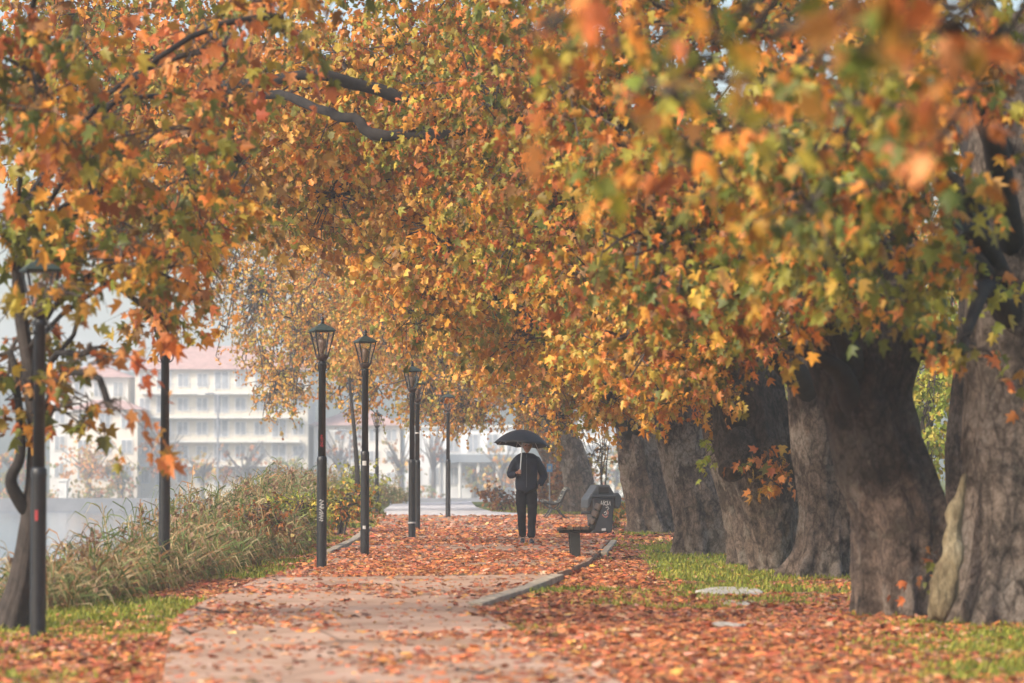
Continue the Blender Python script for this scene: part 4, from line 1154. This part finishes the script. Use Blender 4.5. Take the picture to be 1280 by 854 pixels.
# ------------------------------------------------------------------ far shore
QW = simple('quay_stone', (.17, .17, .18), .9, var=.3, scale=.5)
ob = MB().box((0, 301, -2.6), (900, 1.2, 1.5)).build('quay_wall', QW); tag(ob, 'long grey quay wall along the far shore of the lake', 'wall')
WINM = simple('window_glass', (.28, .30, .33), .2, var=.3, scale=1)
WINF = simple('window_frame', (.65, .63, .6), .6, var=.1)
TILE = simple('roof_tile', (.40, .25, .22), .8, var=.25, scale=1.5)
TRIM = simple('pale_trim', (.66, .64, .60), .7, var=.1, scale=1)
def building(name, label, x0, x1, yt, yb, D, wall, floors, cols, roof='hip', depth=11, balcony=False, cat='house'):
    p0 = at(x0, yb, D); p1 = at(x1, yt, D)
    W = p1.x - p0.x; H = p1.z - p0.z; cx = (p0.x + p1.x) / 2
    r = empty(name, (cx, D, p0.z), label, cat, 'hazy houses across the lake')
    WM = simple('wall_%s' % name if False else 'plaster_%d' % int(wall[0] * 100 + wall[2] * 10), wall, .85, var=.08, scale=.4)
    MB().box((0, depth / 2, H / 2 - 1), (W, depth, H + 2)).build('wall', WM, r)
    if roof == 'hip':
        h = min(W, depth) * .22; e = .7
        b = MB(); v = [b.bm.verts.new(q) for q in ((-W / 2 - e, -e, H), (W / 2 + e, -e, H), (W / 2 + e, depth + e, H), (-W / 2 - e, depth + e, H), (-W / 2 + depth * .4, depth / 2, H + h), (W / 2 - depth * .4, depth / 2, H + h), )]
        for f in ((0, 1, 5, 4), (1, 2, 5), (2, 3, 4, 5), (3, 0, 4), (3, 2, 1, 0)): b.bm.faces.new([v[i] for i in f])
        b.build('roof', TILE, r)
    else:
        MB().box((0, depth / 2, H + .15), (W + .6, depth + .6, .3)).build('roof', TRIM, r)
    fh = H / floors
    for i in range(floors):
        z = fh * (i + .55)
        for k in range(cols):
            x = -W / 2 + W * (k + .5) / cols
            door = balcony and k % 3 == 1
            w_, h_ = (1.1, fh * .5) if not door else (1.5, fh * .68)
            f = MB().box((x, -.03, z), (w_ + .25, .1, h_ + .25)).build('window', WINF, r)
            b = MB(); b.box((x - w_ * .26, -.10, z), (w_ * .42, .05, h_)); b.box((x + w_ * .26, -.10, z), (w_ * .42, .05, h_)); b.build('pane', WINM, f)
        if balcony and i:
            s = MB().box((0, -.75, fh * i), (W * .92, 1.4, .22)).build('balcony', TRIM, r)
            b = MB(); b.box((0, -1.4, fh * i + 1.0), (W * .92, .06, .06))
            n = int(W * .92 / .9)
            for k in range(n + 1): b.box((-W * .46 + W * .92 * k / n, -1.4, fh * i + .55), (.05, .05, .9))
            b.build('railing', simple('rail_grey', (.35, .35, .37), .5), s)
    return r
building('apartment_block', 'largest cream apartment block with rows of balconies across the lake', 168, 385, 462, 612, 316, (.62, .57, .48), 5, 9, 'hip', 13, True, 'building')
building('lakeside_house', 'pale house with a pink red tiled roof left of the cream apartment block', 62, 160, 472, 606, 322, (.60, .59, .57), 4, 4, 'hip', 12)
building('lakeside_house', 'lower red roofed house in front of the pale one, left side of the far shore', 90, 172, 512, 608, 312, (.70, .62, .52), 3, 3, 'hip', 5)
building('lakeside_house', 'pale house with a low red roof seen between the middle lamp posts', 392, 500, 532, 612, 318, (.64, .60, .55), 3, 5, 'hip', 11)
building('lakeside_house', 'wide white house right of the overlapping lamp posts', 506, 652, 535, 618, 312, (.70, .70, .70), 2, 6, 'flat', 12)
building('lakeside_house', 'pale house seen through the gap behind the litter bin', 725, 830, 520, 612, 318, (.78, .76, .72), 3, 4, 'hip', 11)
ob = MB().prism([(at(548, 572, 306).x, at(548, 578, 306).z), (at(648, 572, 306).x, at(648, 578, 306).z), (at(648, 572, 306).x, at(648, 568, 306).z), (at(548, 572, 306).x, at(548, 568, 306).z)], 'y', 306, 311.7)
vr = empty('veranda', at(598, 620, 309), 'grey veranda roof standing along the front of the wide white house', 'veranda')
vm = ob.build('veranda_roof', simple('slate_grey', (.22, .25, .28), .8), vr); vm.location = -vr.location
for px in (552, 575, 598, 622, 645):
    p = at(px, 622, 306.5); q = at(px, 577, 306.5)
    b = MB().tube([p - vr.location, q - vr.location], .18, 8).build('post', TRIM, vr)

def far_tree(px, yt, yb, w, D, pal, cover, label, bare=False):
    b0 = at(px, yb, D); b0.z = min(b0.z, -1.6); root = empty('lakeside_tree', b0, label, 'tree', 'hazy trees across the lake')
    H = at(px, yt, D).z - b0.z
    b = MB(); b.tube([(0, 0, -1), (.1, 0, H * .3), (0, 0, H * .55)], [.35, .25, .12], 8)
    for k in range(22 if bare else 8):
        a = random.uniform(0, 6.28); e = Vector((math.cos(a) * w / 2 * D / F, math.sin(a) * 1.5, H * random.uniform(.55, .98)))
        limb(b, (0, 0, H * random.uniform(.25, .5)), e, .1, .03, .05, 5)
    b.build('trunk', simple('far_bark', (.10, .09, .085), .9), root)
    g = Geo(); n = int(cover * math.pi * (w / 2) * ((yb - yt) * .38) / (leaf_px_area(.5, D)))
    foliage(g, Vector((0, 0, H * .62)), (w / 2 * D / F, w / 2 * D / F * .7, H * .38), max(n, 30), pal, .5, 'lo')
    link_mesh('crown', g.mesh('crown'), LEAF, root)
ft = [(110, 548, 620, 70, 'gold', 1.6, 'round ochre tree in front of the lower red roofed house across the lake', False),
      (20, 545, 624, 60, 'green', 1.8, 'dull green tree at the far left of the opposite shore', False),
      (150, 575, 624, 50, 'green', 1.8, 'dark low tree on the far quay right of the ochre one', False),
      (205, 530, 622, 60, 'rust', .25, 'nearly bare tree before the left end of the apartment block', True),
      (252, 560, 622, 44, 'gold', .5, 'thin yellowish tree before the middle of the apartment block', True),
      (305, 548, 622, 60, 'rust', .5, 'russet tree before the right half of the apartment block', True),
      (355, 560, 622, 50, 'yellowgreen', 1.2, 'yellow green tree at the right end of the apartment block', False),
      (425, 530, 620, 56, 'rust', .2, 'bare grey tree between the middle lamp posts across the lake', True),
      (500, 540, 620, 50, 'gold', .3, 'half bare pale tree just left of the overlapping lamp posts', True),
      (541, 520, 622, 46, 'rust', .12, 'bare spreading tree between the lamp pair and the single post', True),
      (592, 575, 618, 22, 'green', 1.6, 'small dark conifer in front of the wide white house', False),
      (625, 540, 622, 44, 'gold', .8, 'pale ochre tree across the lake just left of the umbrella', False),
      (770, 560, 622, 50, 'green', 1.5, 'dull green tree across the lake behind the litter bin', False)]
for px, yt, yb, w, pal, cv, lab, bare in ft:
    far_tree(px, yt, yb, w, 304 + random.uniform(0, 3), pal, cv, lab, bare)
def far_bits():
    p = at(79, 625, 302.5); r = empty('white_pillar', p, 'small white pillar with a cap standing on the far quay', 'pillar')
    MB().box((0, 0, .9), (.9, .9, 2.2)).build('shaft', TRIM, r, bevel=.05); MB().box((0, 0, 2.1), (1.2, 1.2, .25)).build('cap', TRIM, r)
    for px, yt, lab in ((272, 494, 'tall thin street lamp in front of the apartment block across the lake'), (437, 540, 'thin street lamp on the far quay before the house between the lamp posts')):
        p = at(px, 622, 303); r = empty('quay_lamp', p, lab, 'lamp post'); h = at(px, yt, 303).z - p.z
        MB().tube([(0, 0, -.3), (0, 0, h)], .12, 8).build('pole', simple('far_pole', (.2, .2, .22), .5), r)
        MB().tube([(0, 0, h - .1), (-.6, 0, h + .2), (-1.4, 0, h + .15)], .08, 6).build('arm', simple('far_pole', (.2, .2, .22), .5), r)
        MB().box((-1.7, 0, h + .1), (.8, .3, .15)).build('lamp_head', TRIM, r)
    # low hedge and garden wall on the quay
    for (x0, x1, lab) in ((-20, 165, 'long dark hedge on the left part of the far quay'), (400, 560, 'dark hedge on the far quay behind the middle lamp posts')):
        a = at(x0, 612, 303.5); b_ = at(x1, 612, 303.5); w = b_.x - a.x
        root = empty('quay_hedge', ((a.x + b_.x) / 2, 303.5, -2), lab, 'hedge')
        g = Geo(); 
        for k in range(int(w / 2)):
            foliage(g, Vector((-w / 2 + k * 2 + 1, 0, .8)), (1.6, .9, random.uniform(.8, 1.4)), 130, 'green', .4, 'lo')
        link_mesh('leaves', g.mesh('hedge'), LEAF, root)
far_bits()

# ------------------------------------------------------------------ haze
def haze():
    b = MB(); b.box((0, 590, 17.0), (1840, 1345, 50.0)); 
    t = NT('haze'); t.n.remove(t.b)
    v = t.new('ShaderNodeVolumePrincipled'); v.inputs['Density'].default_value = 0.0011
    v.inputs['Color'].default_value = (.87, .93, 1.0, 1); v.inputs['Anisotropy'].default_value = 0.0
    t.ln(v.outputs[0], t.out.inputs['Volume'])
    o = b.build('haze', t.m); tag(o, None, None, None, 'stuff')
    o['label'] = 'pale autumn mist hanging over the lake and the far houses'; o['category'] = 'haze'
haze()

# ------------------------------------------------------------------ light, camera
w = bpy.data.worlds.new('World'); scene.world = w; w.use_nodes = True
nt = w.node_tree; sky = nt.nodes.new('ShaderNodeTexSky'); sky.sky_type = 'NISHITA'; sky.sun_disc = False
SUN_EL, sx_, sy_ = R(37), -0.80, -0.60
sky.sun_elevation = SUN_EL; sky.sun_rotation = math.atan2(sx_, sy_); sky.dust_density = 4.0; sky.air_density = 1.2
nt.links.new(sky.outputs[0], nt.nodes['Background'].inputs[0]); nt.nodes['Background'].inputs[1].default_value = 0.15
L = bpy.data.lights.new('sun', 'SUN'); L.energy = 2.6; L.angle = R(11); L.color = (1.0, .92, .80)
lo = bpy.data.objects.new('sun', L); COL.objects.link(lo)
dirv = Vector((sx_ * math.cos(SUN_EL), sy_ * math.cos(SUN_EL), math.sin(SUN_EL)))
lo.rotation_euler = dirv.to_track_quat('Z', 'Y').to_euler()

cam = bpy.data.cameras.new('camera'); co = bpy.data.objects.new('camera', cam); COL.objects.link(co)
cam.sensor_width = 36; cam.lens = 36 * F / 1280; cam.clip_end = 5000; cam.clip_start = .1
co.location = (0, 0, CAMZ); co.rotation_euler = (math.pi / 2 + PITCH, 0, 0)
cam.dof.use_dof = True; cam.dof.focus_distance = 49; cam.dof.aperture_fstop = 2.1
scene.camera = co
vs = scene.view_settings; vs.view_transform = 'Standard'; vs.look = 'None'; vs.gamma = 1; vs.exposure = 0.78
scene.cycles.volume_bounces = 3; scene.cycles.max_bounces = 10; scene.cycles.diffuse_bounces = 4
